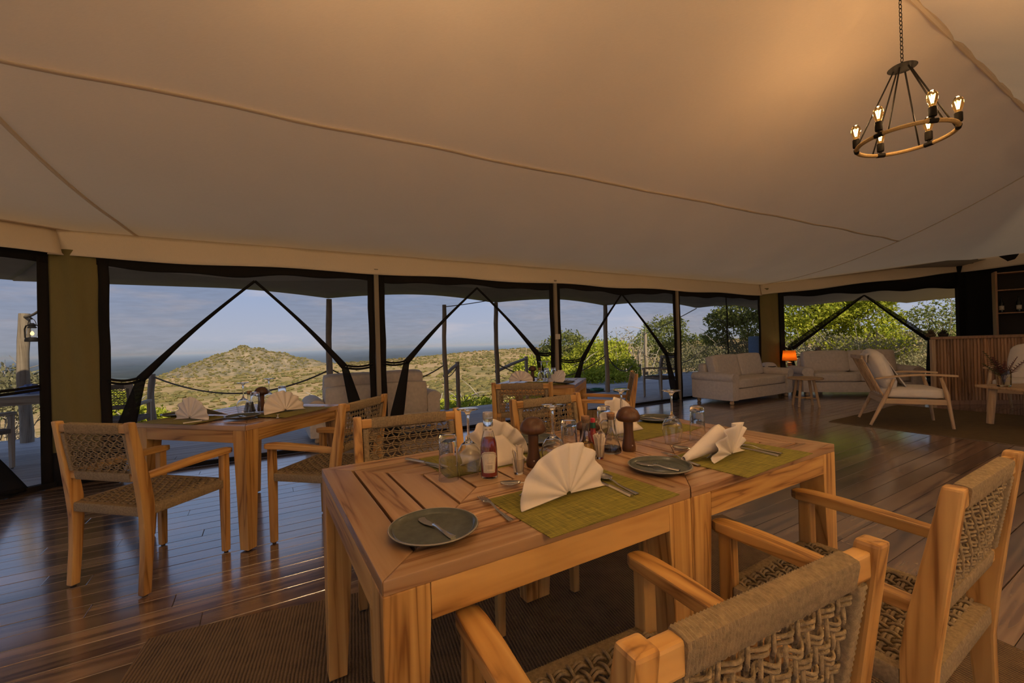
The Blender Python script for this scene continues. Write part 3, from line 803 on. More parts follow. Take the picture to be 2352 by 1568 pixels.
# round three-legged stool table
t = thing('side_table', 'small round pale wood table between the two pale sofas', 'table', (4.95, 7.24, 0))
M().lathe([(.02, .455), (.25, .455), (.262, .462), (.262, .478), (.255, .485), (.02, .485)], 36).to('table_top', ASH[0], t, smooth=.6)
for k in range(4):
    a = k*PI/2+.5; M().tube([(.13*math.cos(a), .13*math.sin(a), .455), (.21*math.cos(a), .21*math.sin(a), 0)], [.024, .019], 10).to('leg', ASH[2], t, smooth=.9)
for k in range(2):
    a = k*PI/2+.5; M().tube([(.185*math.cos(a), .185*math.sin(a), .14), (-.185*math.cos(a), -.185*math.sin(a), .14)], .011, 8).to('stretcher', ASH[0], t)

# lounge armchairs of pale wood
def make_lounge(label, throw=True):
    t = thing('lounge_chair', label, 'armchair')
    for s in (-1, 1):
        x = s*.30
        M().tube([(x, .27, .62), (x, .32, .42), (x*1.03, .37, .0)], [.017, .024, .016], 10).to('leg', ASH[2], t, smooth=.9)
        M().tube([(x, -.17, .60), (x, -.28, .32), (x*1.03, -.42, .0)], [.017, .025, .016], 10).to('leg', ASH[2], t, smooth=.9)
        rings = []
        for i in range(13):
            q = i/12; y = -.36+.78*q; z = .60+.035*math.sin(q*PI*.9)+.03*q; w = .016+.014*q
            rings.append([(x-w, y, z-.012), (x+w, y, z-.012), (x+w, y, z+.012), (x-w, y, z+.012)])
        M().loft(rings).to('armrest', ASH[1], t, bev=.005)
        M().box(x-.014, x+.014, -.30, .34, .285, .35).to('seat_rail', ASH[1], t, bev=.004)
    M().box(-.29, .29, .315, .345, .285, .35).to('seat_rail', ASH[0], t, bev=.004)
    M().box(-.29, .29, -.30, -.27, .285, .35).to('seat_rail', ASH[0], t, bev=.004)
    top = lambda z: -.26-(z-.34)*.42
    for z in (.36, .875): M().box(-.29, .29, top(z)-.014, top(z)+.014, z-.025, z+.025).to('back_rail', ASH[0], t, bev=.006)
    for k in range(7):
        x = -.27+.09*k; M().tube([(x, top(.37), .37), (x, top(.87), .87)], .011, 6).to('back_slat', ASH[2], t, smooth=.9)
    rbox(.56, .62, .13, .045, 6, .015, (0, .03, .415)).to('seat_cushion', CREAM, t, smooth=9)
    o = rbox(.52, .15, .50, .06, 7, .05, (0, 0, 0)).to('back_cushion', CREAM, t, smooth=9)
    o.location = (0, -.255, .70); o.rotation_euler = (.36, 0, 0)
    if throw:
        rows = []
        for i in range(15):
            q = i/14
            if q < .18: y, z = -.45+.0*q, .80+.7*q
            elif q < .32: y, z = -.45+(q-.18)*1.1, .925
            else: y, z = -.29+(q-.32)*.36, .915-(q-.32)*.62
            rows.append([(-.19+.38*j/10+.01*math.sin(i), y+.028+.010*math.sin(j*1.9+i*.3), z+.004*math.sin(j)) for j in range(11)])
        M().grid(rows).to('throw', LINEN, t, smooth=9, solid=.008)
    return t
lc = make_lounge('pale wood lounge armchair with cream cushion and draped throw, alone on the lounge rug')
lc.location = (5.14, 5.62, .013); lc.rotation_euler = (0, 0, math.radians(-28-90))
lc2 = make_lounge('pale wood lounge armchair with cream cushions beside the vase of dried fern', False)
lc2.location = (7.32, 6.05, .013); lc2.rotation_euler = (0, 0, math.radians(204-90))
# coffee table with vase
t = thing('coffee_table', 'pale wood coffee table on thick round legs carrying the glass vase', 'table', (6.62, 5.20, .0065), math.radians(-4))
rbox(1.3, .62, .045, .015, 5, 0, (0, 0, .475)).to('table_top', ASH[0], t, smooth=.7)
for sx in (-1, 1):
    for sy in (-1, 1): M().tube([(sx*.53, sy*.20, .455), (sx*.56, sy*.22, 0)], [.042, .036], 14).to('leg', ASH[2], t, smooth=.9)
v = thing('flower_vase', 'glass vase of dark red dried fern on the coffee table', 'vase', (6.02, 5.24, .5045))
M().lathe([(.0, 0), (.058, 0), (.064, .02), (.066, .10), (.064, .20), (.066, .205), (.060, .205), (.058, .12), (.056, .02), (0, .012)], 24).to('glass', glassm('smoky_glass', (.80, .72, .55), 1.45, .08), v, smooth=.9)
FERN = plain('dried_fern', (.10, .028, .022), .8, noise=.4, nscale=20); FERNG = plain('green_fern', (.09, .085, .03), .8)
rg = random.Random(11)
for k in range(9):
    a = rg.uniform(0, 6.28) if k else 3.3; ln = rg.uniform(.22, .42) if k else .5; tilt = rg.uniform(.25, .8); mm = M()
    dirv = Vector((math.cos(a)*math.sin(tilt), math.sin(a)*math.sin(tilt), math.cos(tilt)))
    pts = [Vector((0,0,.06))+dirv*ln*q+Vector((dirv.x, dirv.y, -.6))*(.22*q*q*ln) for q in [i/12 for i in range(13)]]
    pts[0] = Vector((0,0,.02)); mm.tube(pts, .0025, 4)
    sd = dirv.cross(Vector((0,0,1))).normalized()
    for i in range(4, 13):
        for s in (-1, 1):
            l = .075*(1-(i-4)/10); p = pts[i]; q = p+sd*s*l+dirv*l*.5
            n = sd.cross(dirv)*.001; w = dirv*.007
            mm.add([p-w+n, q+n, p+w+n, p-w-n, q-n, p+w-n], [(0,1,2), (5,4,3), (0,3,4,1), (1,4,5,2), (2,5,3,0)])
    mm.to('fern_frond', FERNG if k in (0, 3) else FERN, v, fix=False)
# lamp on a little table in the corner
t = thing('corner_table', 'small dark corner table carrying the orange lamp', 'table', (6.17, 9.50, 0))
M().box(-.22, .22, -.2, .2, .40, .44).to('table_top', DARKW, t, bev=.004)
for sx in (-1, 1):
    for sy in (-1, 1): M().box(sx*.2-.018, sx*.2+.018, sy*.18-.018, sy*.18+.018, 0, .40).to('leg', DARKW, t)
t = thing('table_lamp', 'table lamp with a glowing orange drum shade and turned base', 'lamp', (6.15, 9.48, .44))
M().lathe([(0, 0), (.07, 0), (.075, .015), (.03, .03), (.06, .06), (.03, .085), (.055, .11), (.028, .135), (.05, .16), (.012, .18), (.010, .26), (0, .26)], 20).to('lamp_base', SHELFW, t, smooth=.7)
def shade_mat():
    m, nt, out = new_mat('orange_shade'); d = N(nt, 'ShaderNodeBsdfDiffuse'); d.inputs[0].default_value = (.85, .42, .09, 1)
    tr = N(nt, 'ShaderNodeBsdfTranslucent'); tr.inputs[0].default_value = (.95, .46, .10, 1); mx = N(nt, 'ShaderNodeMixShader'); mx.inputs[0].default_value = .6
    nt.links.new(d.outputs[0], mx.inputs[1]); nt.links.new(tr.outputs[0], mx.inputs[2]); nt.links.new(mx.outputs[0], out.inputs[0]); return m
M().grid([[(r*math.cos(2*PI*k/28), r*math.sin(2*PI*k/28), z) for k in range(29)] for r, z in ((.145, .205), (.12, .43))]).to('lamp_shade', shade_mat(), t, smooth=9, solid=.002)
ld = bpy.data.lights.new('lamp_glow', 'POINT'); ld.energy = 1.7; ld.color = (1, .72, .40); ld.shadow_soft_size = .03
lo = bpy.data.objects.new('lamp_glow', ld); C.objects.link(lo); lo.parent = t; lo.location = (0, 0, .32)
# pouf in the corner
t = thing('floor_pouf', 'rounded beige pouf tucked between the sofa and the corner column', 'pouf', (5.52, 9.22, 0))
rbox(.30, .30, .62, .10, 6, .02, (0, 0, .31)).to('body', SOFAF, t, smooth=9)
M().tube([(.15*math.cos(a), .15*math.sin(a), .55) for a in [i*PI/12 for i in range(24)]], .012, 6, closed=True).to('welt', SOIL, t)

# rugs
def rug(name, label, pts, mat, th=.012, curl=None):
    a, b, c, d = [Vector(p) for p in pts]; rows = []
    nx, ny = 60, 40
    for i in range(ny+1):
        row = []
        for j in range(nx+1):
            u_, v_ = j/nx, i/ny; p = (a.lerp(b, u_)).lerp(d.lerp(c, u_), v_)
            n = (b-a).normalized(); sd = Vector((-n.y, n.x))
            wob = .014*math.sin(u_*9)*(1-v_)+.006*math.sin(u_*23)
            p = p+sd*wob*(1 if v_ < .5 else 0)
            row.append((p.x, p.y, th))
        rows.append(row)
    o = M().grid(rows); nn = len(rows[0])
    t = thing(name, label, 'rug')
    body = o.to('rug_field', mat, t, solid=th*.9)
    edge = [rows[0][j] for j in range(nn)]+[rows[i][-1] for i in range(1, ny+1)]+[rows[-1][j] for j in range(nn-2, -1, -1)]+[rows[i][0] for i in range(ny-1, 0, -1)]
    M().tube([(x, y, .0031) for x, y, z in edge], .003, 6, closed=True).to('rug_border', plain(name+'_border', (.20, .145, .085), .95, noise=.2, nscale=80), t)
    return t
rl = math.radians(20.3); ra = Vector((-1.565, 1.80)); rd = Vector((math.cos(rl), math.sin(rl))); rp = Vector((rd.y, -rd.x))
rug('dining_rug', 'dark brown sisal rug under the main dining tables', [ra, ra+rd*3.15, ra+rd*3.15+rp*2.3, ra+rp*2.3+rd*.1], RUGM, .006)
rug('lounge_rug', 'flat olive brown rug under the lounge armchairs', [Wt(6.7, 2.69).xy, Wt(9.05, 2.69).xy, Wt(9.05, 5.9).xy, Wt(6.7, 5.9).xy], RUG2, .006)

# ================================================================ BAR
BA, BB = Vector((6.87, 6.98, 0)), Vector((9.7, 6.62, 0))
bd = (BB-BA).normalized(); bl = (BB-BA).length; brz = math.atan2(bd.y, bd.x)
t = thing('bar_counter', 'bar counter faced with upright half-round wooden slats', 'bar', BA, brz)
M().prism([(.0, .03), (bl, .03), (bl, .55), (.58, .55)], 0, 1.07).to('carcass', SOIL, t)
M().prism([(-.05, -.03), (bl, -.03), (bl, .6), (.58, .6)], 1.07, 1.11).to('counter_top', SHELFW, t, bev=.006)
M().box(-.02, .03, -.02, .03, 0, 1.07).to('end_post', ASH[2], t, bev=.004)
M().box(.03, bl, -.005, .03, 0, .07).to('plinth', SHELFW, t, bev=.004)
pitch = .0485; n = int((bl-.04)/pitch)
sm = M().loft([[(.0225*math.cos(a), -.022*math.sin(a), z) for a in [PI*i/8 for i in range(9)]] for z in (.07, 1.07)]).mesh('bar_slat', smooth=.9)
for i in range(n): link('bar_slat', sm, BARW, t, loc=(.055+pitch*i, .03, 0))
# back bar shelf with bottles
SX, SY = 9.76, 8.62
t = thing('bottle_shelf', 'tall open wooden shelf unit behind the bar', 'shelf', (SX, SY, 0), math.radians(-40))
M().box(0, .03, -.15, .17, 0, 2.36).to('side_panel', SHELFW, t, bev=.003)
M().box(1.6, 1.63, -.15, .17, 0, 2.36).to('side_panel', SHELFW, t, bev=.003)
M().box(.03, 1.6, .15, .17, 0, 2.36).to('back_panel', SOIL, t)
SHZ = [1.10, 1.535, 1.99, 2.33]
for z in SHZ: M().box(.03, 1.6, -.15, .15, z-.022, z).to('shelf_board', SHELFW, t, bev=.002)
WINEB = plain('wine_bottle_glass', (.012, .014, .010), .08)
def make_bottle():
    b = thing('wine_bottle', '', 'bottle', group='bottles on the back bar shelf')
    M().lathe([(0, 0), (.036, 0), (.038, .01), (.038, .185), (.03, .215), (.014, .245), (.013, .30), (.015, .302), (.015, .315), (0, .315)], 20).to('body', WINEB, b, smooth=.8)
    M().grid([[(.0386*math.cos(a), .0386*math.sin(a), z) for a in [-PI/2-1.3+2.6*i/14 for i in range(15)]] for z in (.055, .14)]).to('paper_label', LABEL, b, smooth=9, solid=.0005)
    M().lathe([(0, .27), (.0148, .27), (.0148, .318), (0, .318)], 14).to('foil', SOIL, b, smooth=.8)
    return b
bp_ = Proto(make_bottle())
cs, sn = math.cos(math.radians(-40)), math.sin(math.radians(-40))
for k, dx in enumerate((.10, .33, .56, .80, 1.05, 1.3)):
    bp_.put((SX+dx*cs-.02*sn, SY+dx*sn+.02*cs, 1.535), math.radians(-40), 'dark wine bottle with a cream label standing on the shelf behind the bar', 'bottles on the back bar shelf')
# two spiky dried ornaments on the counter
for k, (dx, mat_, nm) in enumerate(((.17, plain('dry_brown', (.11, .075, .04), .9, noise=.3), 'spiky brown dried plant in a low pot on the bar end'), (.36, plain('dry_dark', (.035, .028, .02), .9), 'spiky blackish dried plant in a low pot on the bar'))):
    p = BA+bd*dx+Vector((-bd.y, bd.x, 0))*.25
    t = thing('dried_plant', nm, 'plant', (p.x, p.y, 1.11))
    M().lathe([(0, 0), (.055, 0), (.07, .04), (.06, .05), (0, .05)], 16).to('pot', mat_, t, smooth=.8)
    mm = M(); rg = random.Random(k)
    for i in range(40):
        a = rg.uniform(0, 6.28); e = rg.uniform(.2, 1.4); l = rg.uniform(.05, .10); d = Vector((math.cos(a)*math.cos(e), math.sin(a)*math.cos(e), math.sin(e)))
        mm.tube([Vector((0,0,.04)), Vector((0,0,.04))+d*l*.6, Vector((0,0,.04))+d*l], [.010, .008, .001], 5)
    mm.to('leaves', mat_, t)

# ================================================================ CHANDELIER
CH = Vector((2.657, 2.841, 2.487)); RR = .25
t = thing('chandelier', 'round black chandelier with a rope-wound ring and six glowing amber bulbs', 'chandelier', CH)
ROPEG = plain('chandelier_rope', (.36, .235, .10), .85, noise=.2, nscale=150, bump=.5, bscale=600)
nB = 6; off = math.radians(18)
pts = []; rr = []
for i in range(360):
    a = 2*PI*i/360; pts.append((RR*math.cos(a), RR*math.sin(a), 0)); rr.append(.0125+(.0014 if i % 2 else 0))
M().tube(pts, rr, 8, closed=True).to('ring', ROPEG, t, smooth=9)
ZP = .475
M().lathe([(0, ZP-.012), (.03, ZP-.012), (.07, ZP), (.078, ZP+.004), (.07, ZP+.010), (.02, ZP+.022), (0, ZP+.022)], 28).to('canopy_plate', BLACKM, t, smooth=.8)
for k in range(nB):
    a = off+k*2*PI/nB; c = Vector((RR*math.cos(a), RR*math.sin(a), 0)); tg_ = Vector((-math.sin(a), math.cos(a), 0))
    M().tube([c-tg_*.024, c+tg_*.024], .0155, 12).to('collar', BLACKM, t, smooth=.9)
    so = M().lathe([(0, .008), (.008, .008), (.008, .025), (.019, .027), (.021, .034), (.021, .082), (.017, .086), (0, .086)], 16, c).to('socket', BLACKM, t, smooth=.8)
    bu = M().lathe([(.013, .084), (.016, .095), (.026, .125), (.0285, .145), (.025, .165), (.014, .182), (.004, .188), (0, .189)], 18, c).to('bulb', AMBER, t, smooth=9)
    fm = M()
    for q in range(4):
        aa = q*PI/2; fm.tube([c+Vector((.004*math.cos(aa), .004*math.sin(aa), .108)), c+Vector((.011*math.cos(aa+.5), .011*math.sin(aa+.5), .158))], .0022, 5)
    fm.to('filament', FILA, bu)
    ld = bpy.data.lights.new('bulb_glow', 'POINT'); ld.energy = 2.4; ld.color = (1.0, .60, .27); ld.shadow_soft_size = .02
    lo = bpy.data.objects.new('bulb_glow', ld); C.objects.link(lo); lo.parent = t; lo.location = c+Vector((0, 0, .215))
    a2 = a+math.radians(12); c2 = Vector((RR*math.cos(a2), RR*math.sin(a2), .012)); c3_ = Vector((.045*math.cos(a2), .045*math.sin(a2), ZP-.008))
    M().tube([c3_, c2], .0048, 8).to('rod', BLACKM, t, smooth=.9)
lk = M().tube([(.0085*math.cos(q), 0, .017*math.sin(q)) for q in [2*PI*i/12 for i in range(12)]], .0022, 5, closed=True).mesh('chain_link', smooth=9)
zc = ZP+.03; k = 0
while zc < RZ-CH.z-.02:
    link('chain_link', lk, BLACKM, t, loc=(0, 0, zc), rot=(0, 0, (k % 2)*PI/2)); zc += .0275; k += 1

fill_chandelier = copy_tree(t); fill_chandelier.location = (*Wt(.45, 4.42).xy, 2.487)  # second chandelier is added out of view to brighten tables and ceiling
fill_chandelier['label'] = 'unseen rope-ring chandelier copy added as fill light over the ketchup table'
fill_bulb = bpy.data.lights.new('bulb_glow', 'POINT'); fill_bulb.energy = 4.6; fill_bulb.color = (1.0, .68, .38); fill_bulb.shadow_soft_size = .03  # stronger fill light for the added copy
for ch in fill_chandelier.children:
    if ch.type == 'LIGHT': ch.data = fill_bulb
# ================================================================ TABLEWARE
def LP(T, x, y, z=TZ):       # table local -> world
    r = T.rotation_euler.z; c, s = math.cos(r), math.sin(r)
    return (T.location.x+c*x-s*y, T.location.y+s*x+c*y, z)
placemat = M().box(-.23, .23, -.148, .148, 0, .002).mesh('placemat')
pm = Proto(tag(link('placemat', placemat, PLACE), '', 'placemat'))
MA = TH+.02
pm.put((.190, 1.215, TZ), math.radians(32.5), 'green woven placemat under the big fan napkin beside the ketchup bottle')
pm.put((.838, 1.592, TZ), math.radians(33.4), 'green woven placemat under the twisted napkin at the table end off the rug')
pm.put((-.105, 1.67, TZ), math.radians(31), 'green woven placemat under the inverted tumbler across from the big fan napkin')
pm.put((.66, 2.12, TZ), math.radians(31), 'green woven placemat across the table behind the balsamic cruet')
pm.put((-1.58, 3.06, TZ), a3, 'green woven placemat on the corner table on the side of the two mushroom grinders')
pm.put((-2.17, 2.83, TZ), a3+PI/2, 'green woven placemat on the corner table before the lone armchair')
pm.put(LP(T4, -.28, -.1), a4+PI/2, 'green woven placemat on the switch post table')
# plates
def make_plate():
    p = thing('plate', '', 'plate'); R = .106
    prof = [(0, .004), (.055, .0), (.060, .002), (.085, .006), (R-.004, .014), (R, .018), (R-.002, .0195), (R-.007, .0185), (R-.012, .0115)]
    for i in range(8):
        r = R-.016-.011*i; prof += [(r, .0098-.0004*i), (r-.005, .0091-.0004*i)]
    prof += [(0, .0065)]
    M().lathe(prof, 48).to('dish', SAGE, p, smooth=.7)
    M().tube([((R-.002)*math.cos(2*PI*i/64), (R-.002)*math.sin(2*PI*i/64), .0187) for i in range(64)], .0016, 5, closed=True).to('rim', plain('raw_rim', (.27, .235, .185), .4), p)
    return p
pp = Proto(make_plate())
pp.put((-.198, 1.015, TZ), 0, 'dark sage stoneware plate at the bare table corner by the fan napkin')
pp.put((.490, 1.453, TZ), .4, 'dark sage stoneware plate lying over the joint of the two tables')
pp.put((.083, 1.912, TZ), .7, 'dark sage stoneware plate behind the mushroom grinder nearest the ketchup')
pp.put((.775, 2.33, TZ), .2, 'dark sage stoneware plate on the far edge behind the stemmed glass by the twisted napkin')
pp.put((-1.80, 2.83, TZ), .3, 'dark stoneware plate on the front corner of the corner table')
pp.put((-2.37, 3.02, TZ), .3, 'dark stoneware plate on the outer corner of the corner table')
pp.put(LP(T4, -.30, -.33), .3, 'dark stoneware plate on the switch post table')
# cutlery
def flat(outline, zf, th=.0018):       # outline (x along, y half width)
    m = M(); rings = []
    for x, w in outline:
        z = zf(x); rings.append([(x, -w, z), (x, -w*.5, z-.0006), (x, w*.5, z-.0006), (x, w, z), (x, w*.6, z+th), (x, -w*.6, z+th)])
    return m.loft(rings)
def handle_pts(x0, L, w0=.0035, w1=.0085):
    return [(x0+L*q, w0+(w1-w0)*max(0, (q-.35)/.65)**1.3*(1 if q < .95 else .75)) for q in [i/12 for i in range(13)]]
def make_fork():
    f = thing('fork', '', 'fork'); zf = lambda x: .003+.010*math.sin(min(1, max(0, x/.11))*PI)*.9 if x < .11 else .003+.004*math.sin((x-.11)/.09*PI)
    flat([(.0, .004)]+[] + handle_pts(.062, .135)[0:0] + [(.045, .011), (.055, .0105), (.064, .006)] + handle_pts(.072, .125), lambda x: .004+.006*math.exp(-((x-.07)/.03)**2)+.002*(x/.2)).to('handle', METAL, f, smooth=.9) if False else None
    zz = lambda x: .0025+.0065*math.exp(-((x-.075)/.028)**2)+.0015*math.sin(max(0, x-.1)*20)**2
    flat([(.040, .0105), (.048, .0115), (.056, .0105), (.064, .006)]+handle_pts(.072, .125), zz).to('handle', METAL, f, smooth=.9)
    for k in range(4):
        y = -.0093+.0062*k; M().tube([(.044, y*.95, zz(.044)+.001), (.02, y, zz(.02)+.001), (0, y*.96, .0045)], [.0019, .0016, .0008], 6).to('tine', METAL, f, smooth=.9)
    return f
def make_spoon():
    f = thing('spoon', '', 'spoon'); zz = lambda x: .003+.006*math.exp(-((x-.07)/.025)**2)
    flat(handle_pts(.055, .135), zz).to('handle', METAL, f, smooth=.9)
    rows = []
    for i in range(9):
        q = i/8; x = .062*q; hw = .0195*math.sin(PI*min(1, q*.94+.05))**.6+.002
        rows.append([(x, hw*t, .003+.007*(t*t)+.006*(2*q-1)**2*.6) for t in (-1, -.6, -.2, .2, .6, 1)])
    M().grid(rows).to('bowl', METAL, f, smooth=9, solid=.0012)
    return f
def make_knife():
    f = thing('table_knife', '', 'knife')
    flat([(.0, .0012), (.015, .006), (.04, .0085), (.09, .009), (.115, .008), (.12, .0055)], lambda x: .002, .0015).to('blade', METAL, f, smooth=.9)
    flat(handle_pts(.118, .10, .0055, .009), lambda x: .0015, .0055).to('handle', METAL, f, smooth=.9)
    return f
def make_butter():
    f = thing('butter_knife', '', 'knife')
    out = [(.0, .011), (.006, .0135), (.016, -.0), ]
    top = [(0, .004), (.004, .012), (.012, .0095), (.022, .0065), (.040, .0065), (.058, .0055), (.064, .003)]
    bot = [(.064, -.003), (.058, -.0065), (.040, -.0115), (.022, -.0125), (.008, -.010), (0, -.004)]
    M().prism(top+bot, .0022, .0036).to('blade', METAL, f, bev=.0004, seg=1)
    flat([(x, w) for x, w in handle_pts(.062, .088, .0035, .0098)], lambda x: .002+.004*math.exp(-((x-.075)/.02)**2), .0028).to('handle', METAL, f, smooth=.9)
    return f
fk, sp, kn, bk = Proto(make_fork()), Proto(make_spoon()), Proto(make_knife()), Proto(make_butter())
def lay(P, a, b, label, z=TZ, grp=None):   # from tip a towards handle end b
    return P.put((a[0], a[1], z), math.atan2(b[1]-a[1], b[0]-a[0]), label, grp)
ZM = TZ+.002; ZPL = TZ+.0085
lay(bk, (-.244, 1.075), (-.138, .957), 'butter knife on the plate at the bare table corner', ZPL)
lay(bk, (.425, 1.503), (.549, 1.398), 'butter knife on the plate over the table joint', ZPL)
lay(bk, (.70, 2.39), (.82, 2.29), 'butter knife on the plate at the far table edge', ZPL)
lay(bk, (-1.85, 2.88), (-1.75, 2.79), 'butter knife on the front plate of the corner table', ZPL)
lay(fk, (-.104, 1.232), (-.001, 1.033), 'silver fork on the placemat beside the big fan napkin', ZM)
lay(fk, (.572, 1.655), (.652, 1.405), 'silver fork on the placemat beside the twisted napkin', ZM)
lay(fk, (-.415, 1.66), (-.27, 1.53), 'silver fork crossed with a knife by the inverted tumbler', ZM)
lay(kn, (-.24, 1.525), (-.41, 1.64), 'table knife crossed with a fork by the inverted tumbler', ZM+.006)
lay(kn, (.232, 1.40), (.325, 1.205), 'table knife half under the big fan napkin', ZM)
lay(sp, (.272, 1.39), (.345, 1.215), 'dessert spoon beside the knife half under the big fan napkin', ZM)
lay(kn, (.875, 1.76), (.965, 1.562), 'table knife beyond the twisted napkin', ZM)
lay(fk, (.905, 1.765), (1.0, 1.575), 'dessert fork lying along the knife beyond the twisted napkin', ZM)
lay(sp, (-.048, 1.322), (.10, 1.33), 'soup spoon with its bowl pointing at the ketchup bottle', ZM)
lay(sp, (.632, 1.715), (.75, 1.63), 'soup spoon whose bowl shows behind the twisted napkin', ZM)
lay(kn, (.03, 1.60), (.09, 1.72), 'table knife on the placemat opposite the big fan napkin', ZM)
lay(fk, (-1.62, 2.93), (-1.55, 2.80), 'silver fork on the corner table', ZM)
lay(kn, (-1.93, 2.83), (-2.03, 2.70), 'table knife before the lone armchair on the corner table', ZM)

# napkins
def make_napkin(label, R=.155, folds=13, tail=.10, close=0.0, amp=.010, lean=.16, seed=0):
    n_ = thing('napkin', label, 'napkin'); rg = random.Random(seed); rows = []
    nr = 9; nf = folds*6
    a0, a1 = math.radians(-6+close), math.radians(186-close)
    rad = [R*(1+rg.uniform(-.035, .035)) for _ in range(nf+1)]
    for i in range(nr+1):
        q = .06+.94*i/nr; row = []
        for k in range(nf+1):
            t = k/nf; a = a0+(a1-a0)*t; wv = math.cos(t*folds*2*PI)
            r = R*(1+.04*math.sin(t*9+seed)+.025*wv)*q
            x = -r*math.cos(a)*1.0; z = r*math.sin(a)
            y = -amp*q*wv*(.6+.4*math.sin(a))+lean*z + .012*math.cos(a*2)*q
            row.append((x, y, max(z, .002)+.012*(1-q)))
        rows.append(row)
    M().grid(rows).to('fan', LINEN, n_, smooth=9, solid=.0016)
    # folded core and the supporting tail behind
    w = R*.62; rows = []
    for i in range(7):
        q = i/6; rows.append([(-w*(.35+.65*q)*(1-2*j/6), lean*R*.62*(1-q)+tail*q+.02*math.sin(j/6*PI)*(1-q)+.006, R*.62*(1-q)+.003) for j in range(7)])
    M().grid(rows).to('tail', LINEN, n_, smooth=9, solid=.0016)
    return n_
def putn(o, x, y, face, z=TZ+.002):       # face = direction the fan front looks
    o.location = (x, y, z); o.rotation_euler = (0, 0, math.radians(face+90))
putn(make_napkin('big open cream napkin fan on the placemat beside the ketchup bottle', .155, 8, seed=1, amp=.009), .148, 1.205, -54)
putn(make_napkin('cream napkin fan across the table, seen from behind through the stemmed glass', .150, 8, seed=2), -.085, 1.64, 122)
putn(make_napkin('cream napkin fan behind the balsamic cruet', .150, 8, seed=3), .50, 2.14, 122)
putn(make_napkin('pale napkin fan on the corner table facing the lone armchair', .145, 8, seed=4, tail=.2), -2.13, 2.80, 255)
putn(make_napkin('pale napkin fan on the corner table leaning by the mushroom grinder', .150, 8, seed=5, tail=.05, lean=.3), -1.62, 3.03, -30)
putn(make_napkin('pale napkin fan on the switch post table, round side up', .135, 8, seed=6), *LP(T4, -.20, .20)[:2], -100)
putn(make_napkin('pale napkin on the switch post table, opened and slumped sideways', .14, 7, seed=7, lean=.75, tail=.03, close=12), *LP(T4, -.28, -.20)[:2], -150)
BLUEN = plain('bluish_napkin', (.20, .30, .62), .85)
o = make_napkin('bluish napkin fan out on the weathered deck table', .13, 7, seed=8)
for ch in o.children: ch.data.materials.clear(); ch.data.materials.append(BLUEN)
putn(o, -5.92, 5.22, -60, TZ-.012)
# twisted napkin: small fan in front, rolled cone behind
n_ = make_napkin('cream napkin twisted into a cone with a small fan, beside two forks', .125, 7, seed=9, amp=.016, lean=-.05, tail=.05)
rows = []
for i in range(13):
    q = i/12; row = []
    for j in range(17):
        a = 2*PI*j/16; r = .010+.036*q
        row.append((-.19+.17*q + .0*a, .035+.05*(1-q)+r*math.cos(a)*.8, .014+.058*q+r*math.sin(a)*(1+.06*math.sin(5*a))))
    rows.append(row)
M().grid(rows).to('rolled_cone', LINEN, n_, smooth=9, solid=.0016)
putn(n_, .795, 1.57, -50)

# glasses
def wine_glass():
    g = thing('wine_glass', '', 'glass')
    H = .225                                     # standing upside down: rim on the table
    out = [(.0305, 0), (.0345, .02), (.0405, .05), (.0415, .066), (.038, .085), (.026, .104), (.012, .115), (.0052, .124), (.0040, .14), (.0040, .185), (.0055, .205), (.014, .2175), (.036, .2225), (.0375, .2245), (.036, H), (0, H)]
    inn = [(0, .112), (.012, .1115), (.025, .102), (.037, .084), (.0405, .066), (.0395, .05), (.0335, .02), (.0295, 0)]
    M().lathe(inn+out, 40).to('bowl_and_stem', GLASS, g, smooth=1.2)
    return g
def tumbler():
    g = thing('tumbler', '', 'glass'); H = .150
    inn = [(0, .128), (.026, .128), (.0275, .122), (.0285, .06), (.0315, 0)]
    out = [(.0332, 0), (.0305, .06), (.0290, .12), (.0285, H-.004), (.0265, H), (0, H-.002)]
    M().lathe(inn+out, 40).to('body', GLASS, g, smooth=1.0)
    return g
wg, tb = Proto(wine_glass()), Proto(tumbler())
wg.put((-.158, 1.457, TZ), 0, 'upturned stemmed glass standing between the tall tumbler and the ketchup')
wg.put((.134, 1.498, TZ), 0, 'upturned stemmed glass just behind the top of the big fan napkin')
wg.put((.478, 1.90, TZ), 0, 'upturned stemmed glass behind the larger balsamic cruet')
wg.put((.670, 1.815, TZ), 0, 'upturned stemmed glass standing clear beside the twisted napkin')
tb.put((-.222, 1.412, TZ), 0, 'upturned tumbler at the edge of the placemat left of the ketchup')
tb.put((.205, 1.61, TZ), 0, 'upturned tumbler in front of the corked oil cruet')
tb.put((.402, 1.915, TZ), 0, 'upturned tumbler in front of the napkin behind the cruets')
tb.put((.787, 1.838, TZ), 0, 'upturned tumbler standing clear behind the twisted napkin')
wg.put((-1.875, 2.962, TZ), 0, 'upturned stemmed glass on the corner table before the cruet')
tb.put((-1.84, 3.04, TZ), 0, 'upturned tumbler on the corner table before the dark cruet')
wg.put((-1.90, 3.32, TZ), 0, 'upturned stemmed glass on the corner table behind the mushroom grinder')
tb.put((-1.88, 3.47, TZ), 0, 'upturned tumbler at the far edge of the corner table')
for k, (x, y) in enumerate(((-.02, .05), (.06, .0))):
    wg.put(LP(T4, x, y-.05), 0, 'upturned stemmed glass on the switch post table', 'glasses on the switch post table')
for k, (x, y) in enumerate(((-.06, -.05), (.03, -.11))):
    tb.put(LP(T4, x, y-.02), 0, 'upturned tumbler on the switch post table', 'tumblers on the switch post table')

